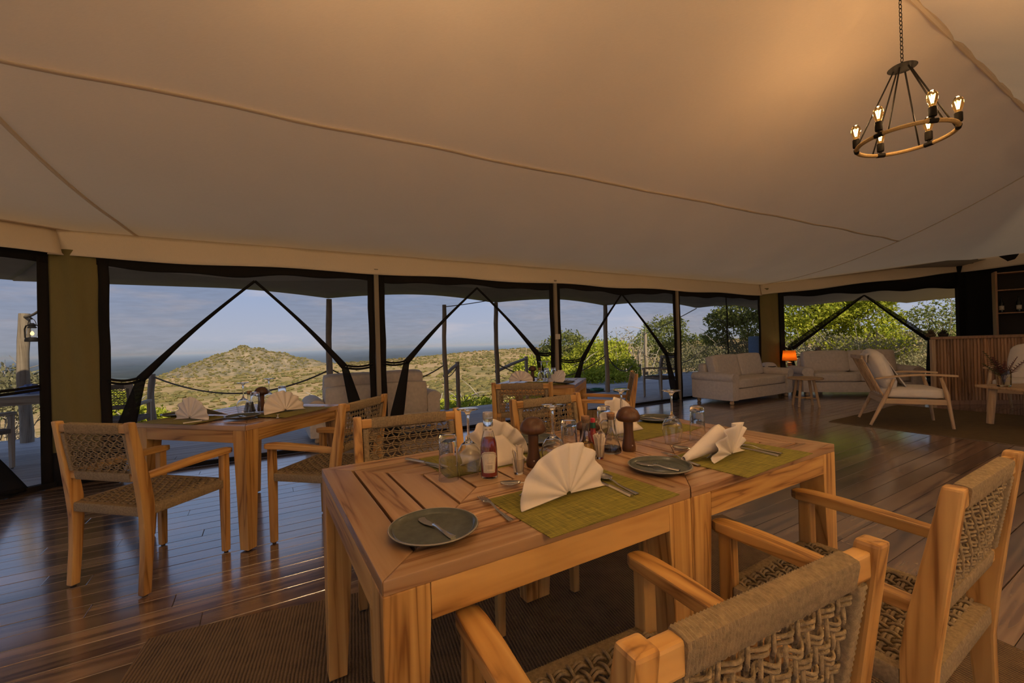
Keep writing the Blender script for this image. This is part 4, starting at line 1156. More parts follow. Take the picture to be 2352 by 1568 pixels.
# mushroom grinders
def mushroom(sc=1.0):
    g = thing('mushroom_grinder', '', 'grinder')
    M().lathe([(r*sc, z*sc) for r, z in [(0, 0), (.024, 0), (.027, .006), (.027, .02), (.0205, .05), (.0185, .08), (.0195, .118), (0, .118)]], 28).to('stem', DARKW, g, smooth=.8)
    M().lathe([(r*sc, z*sc) for r, z in [(0, .116), (.020, .116), (.040, .121), (.0475, .130), (.0465, .142), (.038, .160), (.024, .172), (.010, .1765), (0, .177)]], 32).to('cap', DARKW, g, smooth=.8)
    M().lathe([(0, 0), (.0028, 0), (.0022, .0016), (0, .002)], 10).to('pin', LABEL, g, loc=(0, -.0262*sc, .026*sc), rot=(PI/2, 0, 0))
    return g
mg = Proto(mushroom()); ms = Proto(mushroom(.62))
mg.put((.066, 1.535, TZ), 0, 'dark wooden mushroom grinder between the ketchup and the stemmed glass')
mg.put((.457, 1.715, TZ), .3, 'dark wooden mushroom grinder beside the balsamic cruet')
mg.put((-1.86, 3.15, TZ), .2, 'dark wooden mushroom grinder, the large one on the corner table')
ms.put((-1.79, 3.20, TZ), 0, 'small wooden mushroom shaker on the corner table')
ms.put((.325, 1.77, TZ), 0, 'small wooden mushroom shaker in front of the red-capped hot sauce', )
ms.put((.285, 1.79, TZ), 0, 'small wooden mushroom shaker behind the corked oil cruet')
mg.put(LP(T4, -.05, .10), .2, 'wooden mushroom grinder on the switch post table')
# ketchup
CAPM = plain('frosted_cap', (.72, .66, .58), .25); CAPM.node_tree.nodes['Principled BSDF'].inputs['Transmission Weight'].default_value = .75
k = thing('ketchup_bottle', 'glass ketchup bottle with a keystone label, half full of red ketchup', 'bottle', (-.088, 1.425, TZ))
ko = [(0, 0), (.025, 0), (.0275, .003), (.0285, .012), (.0285, .095), (.0262, .118), (.0205, .138), (.0158, .155), (.0150, .172), (.0165, .174), (.0165, .196)]
M().lathe(ko+[(.0125, .196), (.0125, .172), (.0145, .153), (.0188, .137), (.0245, .118), (.0272, .095), (.0272, .008), (0, .006)], 32).to('glass', GLASS, k, smooth=.9)
M().lathe([(0, .007), (.0268, .008), (.0268, .095), (.0242, .117), (.0200, .131), (.010, .127), (0, .123)], 28).to('ketchup', KETCH, k, smooth=.9)
M().lathe([(0, .197), (.0166, .197), (.0172, .199), (.0172, .215), (.0160, .217), (0, .217)], 28).to('cap', CAPM, k, smooth=.8)
vd = math.atan2(-1.425, .088)                      # label looks at the middle of the room's near side
def curved(poly, R, th, z0, name, mat, par):      # thin label bent round the bottle; poly in (arc length, z)
    bm = bmesh.new(); vs = [bm.verts.new((x, 0, z)) for x, z in poly]; f = bm.faces.new(vs)
    bmesh.ops.triangulate(bm, faces=[f]); 
    for _ in range(2): bmesh.ops.subdivide_edges(bm, edges=bm.edges[:], cuts=1, use_grid_fill=True)
    for v_ in bm.verts:
        a = vd+v_.co.x/R; v_.co = Vector(((R+th)*math.cos(a), (R+th)*math.sin(a), v_.co.z+z0))
    me = bpy.data.meshes.new(name); bm.to_mesh(me); bm.free(); return link(name, me, mat, par)
ks = [(x*1.28, z) for x, z in [(-.0155, .004), (.0155, .004), (.0205, .052), (.0235, .055), (.0195, .060), (.0195, .067), (.012, .072), (0, .0735), (-.012, .072), (-.0195, .067), (-.0195, .060), (-.0235, .055), (-.0205, .052)]]
curved(ks, .0287, .0004, .018, 'keystone_border', LABEL, k)
curved([(x*.90, .037+(z-.037)*.92) for x, z in ks], .0287, .0006, .018, 'keystone_line', LABELG, k)
curved([(x*.84, .037+(z-.037)*.87) for x, z in ks], .0287, .0008, .018, 'keystone_label', LABEL, k)
for (x0, x1, z0, z1) in ((-.006, .0125, .0355, .0368), (-.0125, -.0085, .010, .030), (-.006, .011, .016, .030)):
    curved([(x0, z0), (x1, z0), (x1, z1), (x0, z1)], .0287, .0010, .018, 'label_print', LABELG if z1-z0 < .01 else plain('faded_print', (.44, .38, .29), .6), k)
M().lathe([(.0162, .157), (.0168, .157), (.0159, .171), (.0154, .171)], 28).to('neck_label', LABEL, k, smooth=.8)
for (x0, x1) in ((-.012, -.003), (.003, .012)):
    curved([(x0, .0), (x1, .0), (x1, .004), (x0, .004)], .0162, .0008, .160, 'neck_print', LABELG, k)
# hot sauce
h = thing('hot_sauce_bottle', 'little hot sauce bottle with red cap and green neck sleeve', 'bottle', (.312, 1.70, TZ))
M().lathe([(0, 0), (.0165, 0), (.0175, .003), (.0175, .07), (.013, .082), (.0105, .09), (.0105, .100), (0, .100)], 22).to('body', SAUCE, h, smooth=.8)
M().lathe([(0, .099), (.0112, .099), (.0108, .120), (0, .120)], 20).to('neck_sleeve', GREENL, h, smooth=.8)
M().lathe([(0, .1205), (.0092, .1205), (.0092, .135), (.008, .137), (0, .137)], 18).to('cap', REDC, h, smooth=.8)
# cruets
def cruet(label, x, y, liquid, handle=False, fill=.02):
    g = thing('cruet', label, 'cruet', (x, y, TZ))
    out = [(0, 0), (.036, 0), (.0385, .004), (.038, .012), (.032, .035), (.022, .065), (.0135, .095), (.0125, .125), (.0155, .138), (.0165, .142)]
    inn = [(.0145, .142), (.0108, .125), (.0118, .095), (.0203, .065), (.0303, .035), (.036, .012), (.0355, .006), (0, .005)]
    M().lathe(out+inn, 32).to('glass', GLASS, g, smooth=1.0)
    M().lathe([(0, .0055), (.0350, .0065), (.0352, .012), (.0352-.2*(fill-.012), fill), (0, fill)], 28).to('liquid', liquid, g, smooth=.8)
    M().lathe([(0, .130), (.0115, .130), (.0145, .143), (.0165, .146), (.016, .156), (0, .157)], 20).to('stopper', CORK, g, smooth=.8)
    if handle:
        a = math.radians(175); d = Vector((math.cos(a), math.sin(a), 0))
        pts = [d*.012+Vector((0,0,.125)), d*.030+Vector((0,0,.127)), d*.040+Vector((0,0,.115)), d*.040+Vector((0,0,.095)), d*.032+Vector((0,0,.078)), d*.020+Vector((0,0,.070))]
        M().tube(pts, .0035, 8).to('handle', GLASS, g, smooth=9)
    return g
cruet('corked glass cruet holding golden olive oil behind the big fan napkin', .274, 1.646, OILM, fill=.055)
cruet('corked glass cruet with a looped handle and dark balsamic at the bottom', .384, 1.700, BALS, True, .022)
cruet('corked cruet with a dark neck on the corner table', -1.90, 3.07, BALS, fill=.08)
cruet('corked glass cruet on the switch post table', *LP(T4, -.10, .0)[:2], OILM, fill=.04)
# toothpick glasses
def picks(label, x, y, seed):
    g = thing('toothpick_glass', label, 'toothpicks', (x, y, TZ)); rg = random.Random(seed)
    M().lathe([(0, .008), (.0145, .008), (.0205, .052), (.0218, .052), (.0160, .001), (.015, 0), (0, 0)], 24).to('glass', GLASS, g, smooth=.9)
    for i in range(14):
        a = rg.uniform(0, 6.28); r = rg.uniform(0, .010); h = rg.uniform(.076, .095); tx, ty = r*math.cos(a), r*math.sin(a)
        k1 = 2.2; ca, sa = math.cos(a+1.2), math.sin(a+1.2); w = .0075
        p0, p1 = Vector((tx*.9, ty*.9, .0095)), Vector((tx*k1, ty*k1, h)); s_ = Vector((ca, sa, 0))*w; n = Vector((-sa, ca, 0))*.0009
        M().add([p0-s_*.5-n, p0+s_*.5-n, p1+s_-n, p1-s_-n+Vector((0,0,.006)), p0-s_*.5+n, p0+s_*.5+n, p1+s_+n, p1-s_+n+Vector((0,0,.006))], [(0,1,2,3), (7,6,5,4), (0,4,5,1), (1,5,6,2), (2,6,7,3), (3,7,4,0)]).to('paper_toothpick', PAPER, g)
    return g
picks('small glass of paper-wrapped toothpicks right of the ketchup bottle', .010, 1.452, 1)
picks('small glass of paper-wrapped toothpicks in front of the balsamic cruet', .318, 1.612, 2)
# switch on the post
sw = thing('wall_switch', 'cream light switch box on the tent post by the switch post table', 'switch', Wt(4.07, .055, 1.29), TH)
rbox(.085, .03, .085, .006, 3, 0, (0, -.012, 0)).to('plate', LABEL, sw, smooth=.7)
M().box(-.012, .012, -.036, -.026, -.02, .02).to('rocker', WHITEP, sw, bev=.002)
# ================================================================ DECK POSTS, ROPES
def log_post(label, p, h, r=.05, lean=(0, 0), group=None, light=False):
    t = thing('deck_post', label, 'post', (p.x, p.y, -.05), group=group); rg = random.Random(int(abs(p.x)*100))
    pts = []; rr = []
    for i in range(11):
        q = i/10; pts.append((lean[0]*q+.010*math.sin(q*7+rg.random()), lean[1]*q+.010*math.cos(q*6), (h+.05)*q)); rr.append(r*(1-.12*q)*(1+.05*math.sin(q*17)))
    M().tube(pts, rr, 14).to('log', LOG, t, smooth=.9)
    return t
log_post('tall log post on the deck behind the sofa on the deck, carrying the fly sheet', Wt(.95, -2.0), 2.02)
log_post('tall log post at the near side of the deck steps', Wt(2.97, -2.02), 1.97, .045)
log_post('tall log post at the far side of the deck steps', Wt(4.08, -2.02), 2.04, .048)
log_post('tall log post standing over a green hose coil at the deck edge', Wt(7.03, -2.03), 2.08, .055)
log_post('slender sunlit log post beyond the deck by the bare tree', Vector((4.75, 15.2, 0)), 1.45, .065)
log_post('short rope post at the deck corner near the bare tree', Vector((4.25, 14.3, 0)), .86, .055)
log_post('short rope post at the open deck corner before the rocky hill', Vector((-5.93, 7.0, 0)), .87, .05)
log_post('short rope post outside the end bay beyond the sofas', Vector((7.95, 11.1, 0)), .88, .075)
lpst = log_post('log post with the hurricane lantern at the slanted end', Vector((-6.98, 6.1, 0)), 1.83, .07)
# stair rails
def stair_rail(label, a, b, ztop):
    t = thing('stair_rail', label, 'handrail', (b.x, b.y, -.9)); d = a-b
    M().tube([(0, 0, 0), (.004, 0, .9), (0, 0, ztop+.9)], .042, 12).to('newel', LOG, t, smooth=.9)
    M().tube([(0, 0, ztop+.85), (d.x*.5, d.y*.5, ztop+.77), (d.x, d.y, ztop+.66)], .034, 10).to('rail', LOG, t, smooth=.9)
stair_rail('log handrail on the near side of the deck steps', Wt(2.97, -2.08), Vector((-1.13, 8.72, 0)), .86)
stair_rail('log handrail on the far side of the deck steps', Wt(4.08, -2.08), Vector((.33, 10.3, 0)), .88)
# rope swags
def swag(label, a, b, sag, r=.011, mat=CORDD, group=None):
    a = Vector(a); b = Vector(b); pts = []
    for i in range(25):
        q = i/24; p = a.lerp(b, q); p.z -= sag*4*q*(1-q); pts.append(p)
    c = (a+b)/2; o = M().tube([p-c for p in pts], r, 6).to('rope', mat, None, smooth=9); o.location = c
    return tag(o, label, 'rope', group)
w = Wt(.95, -2.0)
swag('dark rope sagging from the deck corner post to the tall post behind the deck sofa', (-5.93, 7.0, .84), (w.x, w.y, .86), .34, .013)
swag('dark rope running off from the deck corner post to the lantern post', (-5.93, 7.0, .84), (-6.98, 6.1, .80), .18, .013)
swag('dark rope hanging between the tall post and the steps', (w.x, w.y, .87), (*Wt(2.97, -2.02).xy, .85), .32, .012)
swag('thin rope along the near stair handrail', (*Wt(2.97, -2.02).xy, .60), (-1.13, 8.72, .78), .06, .009)
swag('dark rope from the steps to the post over the hose coil', (*Wt(4.08, -2.02).xy, .80), (*Wt(7.03, -2.03).xy, .88), .42, .012)
swag('dark rope sagging from the hose coil post to the post near the bare tree', (*Wt(7.03, -2.03).xy, .88), (4.25, 14.3, .82), .52, .014)
swag('dark rope dropping past the slender sunlit post', (4.25, 14.3, .82), (6.9, 15.4, .80), .5, .014)
swag('rope from the short post outside the end bay towards the lamp corner', (7.95, 11.1, .83), (5.9, 10.6, .55), .12, .014)
swag('rope from the short post outside the end bay towards the bar', (7.95, 11.1, .83), (10.4, 11.3, .80), .3, .014)
swag('guy rope from the near step post up to the fly sheet', (*Wt(2.97, -2.02).xy, 1.93), (*Wt(4.0, -2.0).xy, 2.09), .01, .008)
swag('guy rope from the fly sheet corner down to the slender sunlit post', (5.15, 11.85, 2.03), (4.75, 15.2, 1.42), .03, .012)
# hurricane lantern
t = thing('hurricane_lantern', 'black hurricane lantern with a lit wick hanging on a log post', 'lantern', (-6.72, 5.98, 1.42))
M().lathe([(0, 0), (.075, 0), (.078, .012), (.07, .05), (.04, .06), (0, .06)], 20).to('fuel_tank', BLACKM, t, smooth=.8)
M().lathe([(.040, .062), (.055, .10), (.056, .14), (.042, .19), (.040, .19), (.053, .14), (.052, .10), (.038, .062)], 20).to('globe', glassm('lantern_glass', (.95, .92, .85), 1.2), t, smooth=.9)
M().lathe([(0, .19), (.045, .19), (.048, .20), (.035, .215), (.04, .235), (.02, .26), (0, .262)], 18).to('hood', BLACKM, t, smooth=.8)
for s in (-1, 1): M().tube([(s*.06, 0, .03), (s*.10, 0, .06), (s*.105, 0, .18), (s*.085, 0, .225), (s*.03, 0, .235)], .009, 8).to('side_tube', BLACKM, t, smooth=9)
M().tube([(.06*math.cos(q), 0, .22+.10*math.sin(q)) for q in [PI*i/12 for i in range(13)]], .004, 6).to('handle', BLACKM, t)
M().lathe([(0, .085), (.016, .095), (.022, .115), (.012, .14), (0, .15)], 12).to('flame', emis('wick_flame', (1, .62, .28), 3.0), t, smooth=9)
M().tube([(0, 0, .32), (-.10, .05, .36), (-.26, .12, .37)], .012, 6).to('hook', BLACKM, t)
swag('twisted branch bracket reaching from the lantern post top', (-6.98, 6.1, 1.78), (-6.2, 5.75, 1.98), .06, .018)
# black cap hung on the grey armchair's back
t = thing('cap', 'black cap hung on the back of the grey deck armchair', 'cap', (-4.84, 4.93, .86), .4)
M().lathe([(.075, 0), (.078, .02), (.070, .055), (.045, .082), (.012, .092), (0, .093)], 20).to('crown', SOIL, t, smooth=.9)
M().grid([[(x*.075, -.06-.07*q*(1-x*x*.6), .004-.012*q) for x in (-1, -.6, -.2, .2, .6, 1)] for q in (0, .4, .8, 1)]).to('peak', SOIL, t, smooth=9, solid=.004)
# blue water dispenser outside the closed net
t = thing('water_dispenser', 'blue plastic water dispenser standing outside the closed net', 'dispenser', (6.85, 12.0, -.012), TH)
BLUEP = plain('blue_plastic', (.13, .22, .36), .5, noise=.1)
rbox(.26, .30, .50, .03, 4, 0, (0, 0, .97)).to('tank', BLUEP, t, smooth=.9)
rbox(.24, .28, .72, .02, 4, 0, (0, 0, .36)).to('stand', plain('grey_plastic', (.35, .36, .38), .5), t, smooth=.9)
M().box(-.04, .04, -.18, -.15, 1.02, 1.10).to('panel', SOIL, t)
# hose coils
GH = plain('green_hose', (.012, .12, .055), .45)
for (x, y, lab, R) in ((2.62, 10.2, 'coil of green hose at the foot of the tall post', .22), (4.55, 13.6, 'coil of green hose farther out near the deck corner', .3), (2.05, 10.45, 'loose end coil of green hose on the outer side of the tall post', .16)):
    pts = [((R-.012*(i % 3))*math.cos(i*2*PI/24), (R-.012*(i % 3))*math.sin(i*2*PI/24), .014+.016*(i//24)) for i in range(72)]
    tag(M().tube(pts, .013, 6).to('hose_coil', GH, None, (x, y, -.012), smooth=9), lab, 'hose')

# ================================================================ LAND
def hgt(x, y):
    r = math.hypot(x, y); tx = x/max(y, 1e-3) if y > 1 else 9*np.sign(x)
    xs = [0, 8, 16, 30, 60, 110, 220, 450, 520, 700, 1200, 3000, 40000]
    zs = [-1.2, -1.3, -2.6, -4.6, -7.6, -10, -13.5, -19, -25, -60, -85, -100, -100]
    z = float(np.interp(r, xs, zs))
    if y < 4:
        k = min(1, (4-y)/20); z = z*(1-k)+(-1.0-.006*r)*k
    if y > 1:
        k = np.interp(tx, [-.62, -.45, -.2, -.08, .05, .35, .8], [0, .35, .62, .9, 1.0, 1.0, 1.05]); far = np.interp(r, [12, 60, 400, 520, 800], [0, .25, 1, .9, 0])
        z = z*(1-k*far) + k*far*(-4.0+5*max(0, tx))
    z += (.5*math.sin(x*.05+1)*math.sin(y*.043) + .9*math.sin(x*.013)*math.sin(y*.017+2))*min(1, r/150)*(r < 1500)
    return z
HX, HY = -239, 381
def hill_z(x, y):
    d = math.hypot((x-HX)/1.08, y-HY); a = math.atan2(y-HY, x-HX)
    q = max(0, 1-d/(62*(1+.07*math.sin(a*3+1)+.05*math.sin(a*7))))
    return hgt(x, y)-1+27*(q**1.05)*(1+.05*math.sin(x*.2)*math.sin(y*.23))+1.2*q*math.sin(x*.31+y*.12)
rings = [0, 4, 8, 11, 14, 18, 23, 30, 38, 48, 60, 75, 92, 112, 135, 160, 190, 220, 255, 290, 320]+[350+12*i for i in range(28)]+[700, 760, 840, 950, 1100, 1300, 1600, 2000, 2600, 3500, 5000, 8000, 13000, 22000, 38000]
az = [i*2.0 for i in range(0, 22)]+[44+.5*i for i in range(0, 184)]+[136+2.0*i for i in range(0, 112)]
vs = []; 
for r in rings:
    for a in az:
        x, y = r*math.cos(math.radians(a)), r*math.sin(math.radians(a)); vs.append((x, y, hgt(x, y)))
na = len(az); fs = [(i*na+j, i*na+(j+1) % na, (i+1)*na+(j+1) % na, (i+1)*na+j) for i in range(len(rings)-1) for j in range(na)]
gm, nt, out = new_mat('savanna_soil'); b = pbsdf(nt, out, (.3, .22, .1), .95); b.inputs['Specular IOR Level'].default_value = .1
geo = N(nt, 'ShaderNodeNewGeometry'); n1 = N(nt, 'ShaderNodeTexNoise'); n1.inputs['Scale'].default_value = .035; n1.inputs['Detail'].default_value = 9; n1.inputs['Roughness'].default_value = .65
n2 = N(nt, 'ShaderNodeTexNoise'); n2.inputs['Scale'].default_value = .5; n2.inputs['Detail'].default_value = 6
nt.links.new(geo.outputs['Position'], n1.inputs['Vector']); nt.links.new(geo.outputs['Position'], n2.inputs['Vector'])
r1 = ramp(nt, [(.30, (.20, .17, .06)), (.43, (.37, .27, .115)), (.56, (.50, .335, .17)), (.8, (.56, .37, .21))]); nt.links.new(n1.outputs[0], r1.inputs[0])
r2 = ramp(nt, [(.35, (.55, .6, .45)), (.62, (1.05, 1.0, 1.0))]); nt.links.new(n2.outputs[0], r2.inputs[0])
mu = N(nt, 'ShaderNodeMixRGB', blend_type='MULTIPLY'); mu.inputs[0].default_value = 1; nt.links.new(r1.outputs[0], mu.inputs[1]); nt.links.new(r2.outputs[0], mu.inputs[2])
ln_ = N(nt, 'ShaderNodeVectorMath', operation='LENGTH'); nt.links.new(geo.outputs['Position'], ln_.inputs[0])
md = N(nt, 'ShaderNodeMapRange'); md.inputs['From Min'].default_value = 560; md.inputs['From Max'].default_value = 900; nt.links.new(ln_.outputs['Value'], md.inputs['Value'])
n3 = N(nt, 'ShaderNodeTexNoise'); n3.inputs['Scale'].default_value = .0012; n3.inputs['Detail'].default_value = 6; nt.links.new(geo.outputs['Position'], n3.inputs['Vector'])
r3 = ramp(nt, [(.35, (.050, .060, .040)), (.65, (.095, .092, .065))]); nt.links.new(n3.outputs[0], r3.inputs[0])     # the plain is dark bush country
mf = N(nt, 'ShaderNodeMixRGB'); nt.links.new(md.outputs[0], mf.inputs[0]); nt.links.new(mu.outputs[0], mf.inputs[1]); nt.links.new(r3.outputs[0], mf.inputs[2]); nt.links.new(mf.outputs[0], b.inputs['Base Color'])
g = M(); g.v = vs; g.f = fs
land = g.to('ground', gm, None, smooth=9, fix=False); tag(land, 'dry savanna falling away to a wide plain with a rocky hill', kind='structure')

hm, nt, out = new_mat('rocky_hill'); b = pbsdf(nt, out, (.25, .2, .13), .95); b.inputs['Specular IOR Level'].default_value = .1
geo = N(nt, 'ShaderNodeNewGeometry'); n1 = N(nt, 'ShaderNodeTexNoise'); n1.inputs['Scale'].default_value = .16; n1.inputs['Detail'].default_value = 8; n1.inputs['Roughness'].default_value = .7
nt.links.new(geo.outputs['Position'], n1.inputs['Vector']); r1 = ramp(nt, [(.34, (.085, .08, .05)), (.48, (.19, .155, .095)), (.62, (.30, .225, .14)), (.75, (.36, .29, .20))]); nt.links.new(n1.outputs[0], r1.inputs[0]); nt.links.new(r1.outputs[0], b.inputs['Base Color'])
hr = [[(HX+r*1.08*math.cos(a), HY+r*math.sin(a), hill_z(HX+r*1.08*math.cos(a), HY+r*math.sin(a))) for a in [2*PI*k/96 for k in range(97)]] for r in [1.55*i for i in range(44)]]
tag(M().grid(hr).to('rocky_hill', hm, None, smooth=9, fix=False), 'rocky brown hill dotted with shrubs rising from the savanna', 'hill')

def leaf_mat(name, cols, trans=.35):
    m, nt, out = new_mat(name); geo = N(nt, 'ShaderNodeNewGeometry')
    r = ramp(nt, [(i/(len(cols)-1), c) for i, c in enumerate(cols)]); nt.links.new(geo.outputs['Random Per Island'], r.inputs[0])
    d = N(nt, 'ShaderNodeBsdfDiffuse'); tr = N(nt, 'ShaderNodeBsdfTranslucent'); nt.links.new(r.outputs[0], d.inputs[0]); nt.links.new(r.outputs[0], tr.inputs[0])
    mx = N(nt, 'ShaderNodeMixShader'); mx.inputs[0].default_value = trans; nt.links.new(d.outputs[0], mx.inputs[1]); nt.links.new(tr.outputs[0], mx.inputs[2]); nt.links.new(mx.outputs[0], out.inputs[0]); return m
SCRUB = leaf_mat('scrub', [(.12, .115, .045), (.20, .165, .06), (.14, .12, .05), (.24, .19, .08), (.10, .10, .045)], .1)
# scrub over the plain: lumpy little shrubs, far too many to count
phi = (1+5**.5)/2
ico = np.array([(-1,phi,0),(1,phi,0),(-1,-phi,0),(1,-phi,0),(0,-1,phi),(0,1,phi),(0,-1,-phi),(0,1,-phi),(phi,0,-1),(phi,0,1),(-phi,0,-1),(-phi,0,1)])/math.hypot(1, phi)
icf = np.array([(0,11,5),(0,5,1),(0,1,7),(0,7,10),(0,10,11),(1,5,9),(5,11,4),(11,10,2),(10,7,6),(7,1,8),(3,9,4),(3,4,2),(3,2,6),(3,6,8),(3,8,9),(4,9,5),(2,4,11),(6,2,10),(8,6,7),(9,8,1)])
rg = np.random.RandomState(5); VV = []; FF = []; cnt = 0
NV = []; NF = []; nc = 0
for i in range(15000):
    q = rg.rand(); r = 22*(500/22.)**(q**.8); a = math.radians(rg.uniform(44, 134)); x, y = r*math.cos(a), r*math.sin(a)
    if r < 60 and rg.rand() < .3: continue
    if math.sin(x*.06+2)*math.sin(y*.05)+.6*math.sin(x*.021+y*.017) > .25 and rg.rand() < .8: continue
    z = hgt(x, y); sz = (rg.uniform(.25, .75)+r/520*rg.uniform(.2, 1.0))*(.8 if r < 60 else 1)
    k = 2 if r < 200 else 1
    for j in range(k):
        ox, oy = rg.uniform(-sz, sz, 2)*.7*(j > 0)
        v = ico*np.array([sz, sz, sz*.62])*rg.uniform(.65, 1.25, (12, 1))+np.array([x+ox, y+oy, z+sz*.3])
        if r < 62: NV.append(v); NF.append(icf+nc); nc += 12
        else: VV.append(v); FF.append(icf+cnt); cnt += 12
for i in range(4200):
    r = rg.uniform(13, 62)*rg.uniform(.7, 1); a = math.radians(rg.uniform(70, 134)); x, y = r*math.cos(a), r*math.sin(a)
    if -.5045*x+.8634*y < 11.2: continue
    sz = rg.uniform(.22, .6); z = hgt(x, y)
    NV.append(ico*np.array([sz, sz, sz*.7])*rg.uniform(.6, 1.3, (12, 1))+np.array([x, y, z+sz*.3])); NF.append(icf+nc); nc += 12
for i in range(1500):
    a = rg.uniform(0, 6.28); d = 62*rg.rand()**.6; x, y = HX+d*math.cos(a), HY+d*math.sin(a); z = hill_z(x, y); sz = rg.uniform(.4, 1.35)
    VV.append(ico*np.array([sz, sz, sz*.7])*rg.uniform(.6, 1.3, (12, 1))+np.array([x, y, z+sz*.2])); FF.append(icf+cnt); cnt += 12
me = bpy.data.meshes.new('scrub'); me.from_pydata(np.vstack(VV).tolist(), [], np.vstack(FF).tolist())
tag(link('savanna_scrub', me, SCRUB), 'low green and ochre scrub scattered over the savanna', 'scrub', kind='stuff')

SCRUBN = leaf_mat('near_scrub', [(.28, .29, .05), (.38, .36, .07), (.20, .23, .04), (.42, .38, .10)], .1)
me = bpy.data.meshes.new('near_scrub'); me.from_pydata(np.vstack(NV).tolist(), [], np.vstack(NF).tolist())
tag(link('slope_scrub', me, SCRUBN), 'yellow-green scrub on the slope just below the deck', 'scrub', kind='stuff')

# trees and bushes near the deck
YG = leaf_mat('yellow_green_leaves', [(.28, .32, .030), (.46, .46, .05), (.20, .26, .03), (.54, .52, .08), (.36, .40, .04)])
OG = leaf_mat('olive_leaves', [(.14, .17, .04), (.22, .24, .06), (.30, .31, .09), (.17, .19, .07)])
PG = leaf_mat('pale_dry_leaves', [(.32, .30, .15), (.24, .22, .12), (.40, .36, .2), (.20, .19, .10)])
BARK = plain('pale_bark', (.34, .29, .23), .9, noise=.25, nscale=8)
def tree(name, label, cat, base, blobs, nleaf, lsize, mat_, trunk=True, seed=0, branches=7, group=None, barkr=.06, top=None):
    rg = np.random.RandomState(seed); bx, by = base; bz = hgt(bx, by)
    t = thing(name, label, cat, (bx, by, bz), group=group)
    tm = M(); H = max(b[2]+b[5] for b in blobs)-bz
    for k in range(branches):
        b = blobs[k % len(blobs)]; c = Vector((b[0]-bx, b[1]-by, b[2]-bz))
        tgt = c+Vector(rg.uniform(-1, 1, 3))*Vector((b[3], b[4], b[5])).length*.45
        pts = []; n = 9; w = Vector(rg.uniform(-.25, .25, 3))
        for i in range(n+1):
            q = i/n; p = Vector((tgt.x*q**1.5, tgt.y*q**1.5, tgt.z*q))+w*math.sin(q*PI)*1.0+Vector(rg.uniform(-.05, .05, 3))*q
            pts.append(p)
        tm.tube(pts, [barkr*(1-.85*i/n) for i in range(n+1)], 6)
        for s_ in range(4):
            i = rg.randint(4, n+1); p = pts[i]; d = Vector(rg.uniform(-1, 1, 3)); d.z = abs(d.z)*.6; l = rg.uniform(.4, 1.0)
            tm.tube([p, p+d*l*.5+Vector((0,0,.05)), p+d*l], [barkr*.35, barkr*.22, .004], 4)
    tm.to('trunk', BARK, t, smooth=9, fix=False)
    if nleaf:
        tot = sum((b[3]*b[4]*b[5])**.667 for b in blobs); Vs = []; Fs = []
        for b in blobs:
            n = int(nleaf*(b[3]*b[4]*b[5])**.667/tot)
            d = rg.normal(size=(n, 3)); d /= np.linalg.norm(d, axis=1)[:, None]; rad = rg.uniform(.35, 1.05, (n, 1))**.5
            lump = 1+.22*np.sin(d[:, :1]*7+seed)*np.sin(d[:, 1:2]*6+1)*np.sin(d[:, 2:]*5)
            c = d*rad*lump*np.array(b[3:6])+np.array(b[:3])-np.array((bx, by, bz))
            a = rg.normal(size=(n, 3)); a /= np.linalg.norm(a, axis=1)[:, None]; e = np.cross(a, rg.normal(size=(n, 3))); e /= np.linalg.norm(e, axis=1)[:, None]
            s = lsize*rg.uniform(.6, 1.3, (n, 1))
            Vs.append(np.stack([c-a*s, c+e*s*.45, c+a*s, c-e*s*.45], 1).reshape(-1, 3))
        Vs = np.vstack(Vs); n = len(Vs)//4; Fs = (np.arange(n)[:, None]*4+np.arange(4)).tolist()
        me = bpy.data.meshes.new('foliage'); me.from_pydata(Vs.tolist(), [], Fs); tag(link('foliage', me, mat_, t), kind='stuff')
    return t
def blob_at(px, py, Y, rx, rz, ry=None):       # crown centre given by bearing and distance
    x = (px-1176)/980*Y; z = CAMH-(py-788.4+.0286*(px-1176))/980*Y
    return (x, Y, z, rx, ry or rx, rz)
GT = 'trees and bushes beyond the deck'
tree('leafy_bush', 'yellow-green leafy bush behind the deck steps handrail', 'bush', (.9, 14), [blob_at(1235, 880, 14, .75, .6), blob_at(1215, 850, 14.5, .6, .5), blob_at(1275, 845, 13.8, .6, .5), blob_at(1230, 930, 13.5, .9, .6)], 9000, .055, YG, seed=1, group=GT)
tree('leafy_bush', 'tall olive bush directly behind the switch post', 'bush', (1.9, 17), [blob_at(1300, 800, 17, .9, .7), blob_at(1330, 840, 16.5, .9, .8), blob_at(1262, 825, 17.5, .7, .6)], 8000, .06, OG, seed=2, group=GT)
tree('leafy_bush', 'bright yellow-green bush beside the tall post over the hose coil', 'bush', (2.9, 13.5), [blob_at(1362, 830, 14, .8, .7), blob_at(1405, 810, 14.5, .6, .5), blob_at(1425, 850, 13.5, .6, .5), blob_at(1330, 885, 13, .8, .6), blob_at(1380, 880, 12.8, .9, .5)], 12000, .055, YG, seed=3, group=GT)
tree('bare_tree', 'bare grey tree with tangled twigs behind the yellow-green bush', 'tree', (5.2, 19), [blob_at(1450, 790, 19, 1.1, .7), blob_at(1420, 780, 20, .9, .6), blob_at(1490, 810, 19, .9, .6)], 500, .05, PG, seed=4, branches=30, group=GT, barkr=.05)
tree('leafy_tree', 'dusty olive tree above the netted part of the switch bay', 'tree', (8.2, 22), [blob_at(1520, 770, 22, 1.2, .9), blob_at(1490, 790, 21, .9, .7), blob_at(1545, 745, 23, .7, .5), blob_at(1580, 800, 21, 1.3, .8)], 7000, .07, OG, seed=5, group=GT)
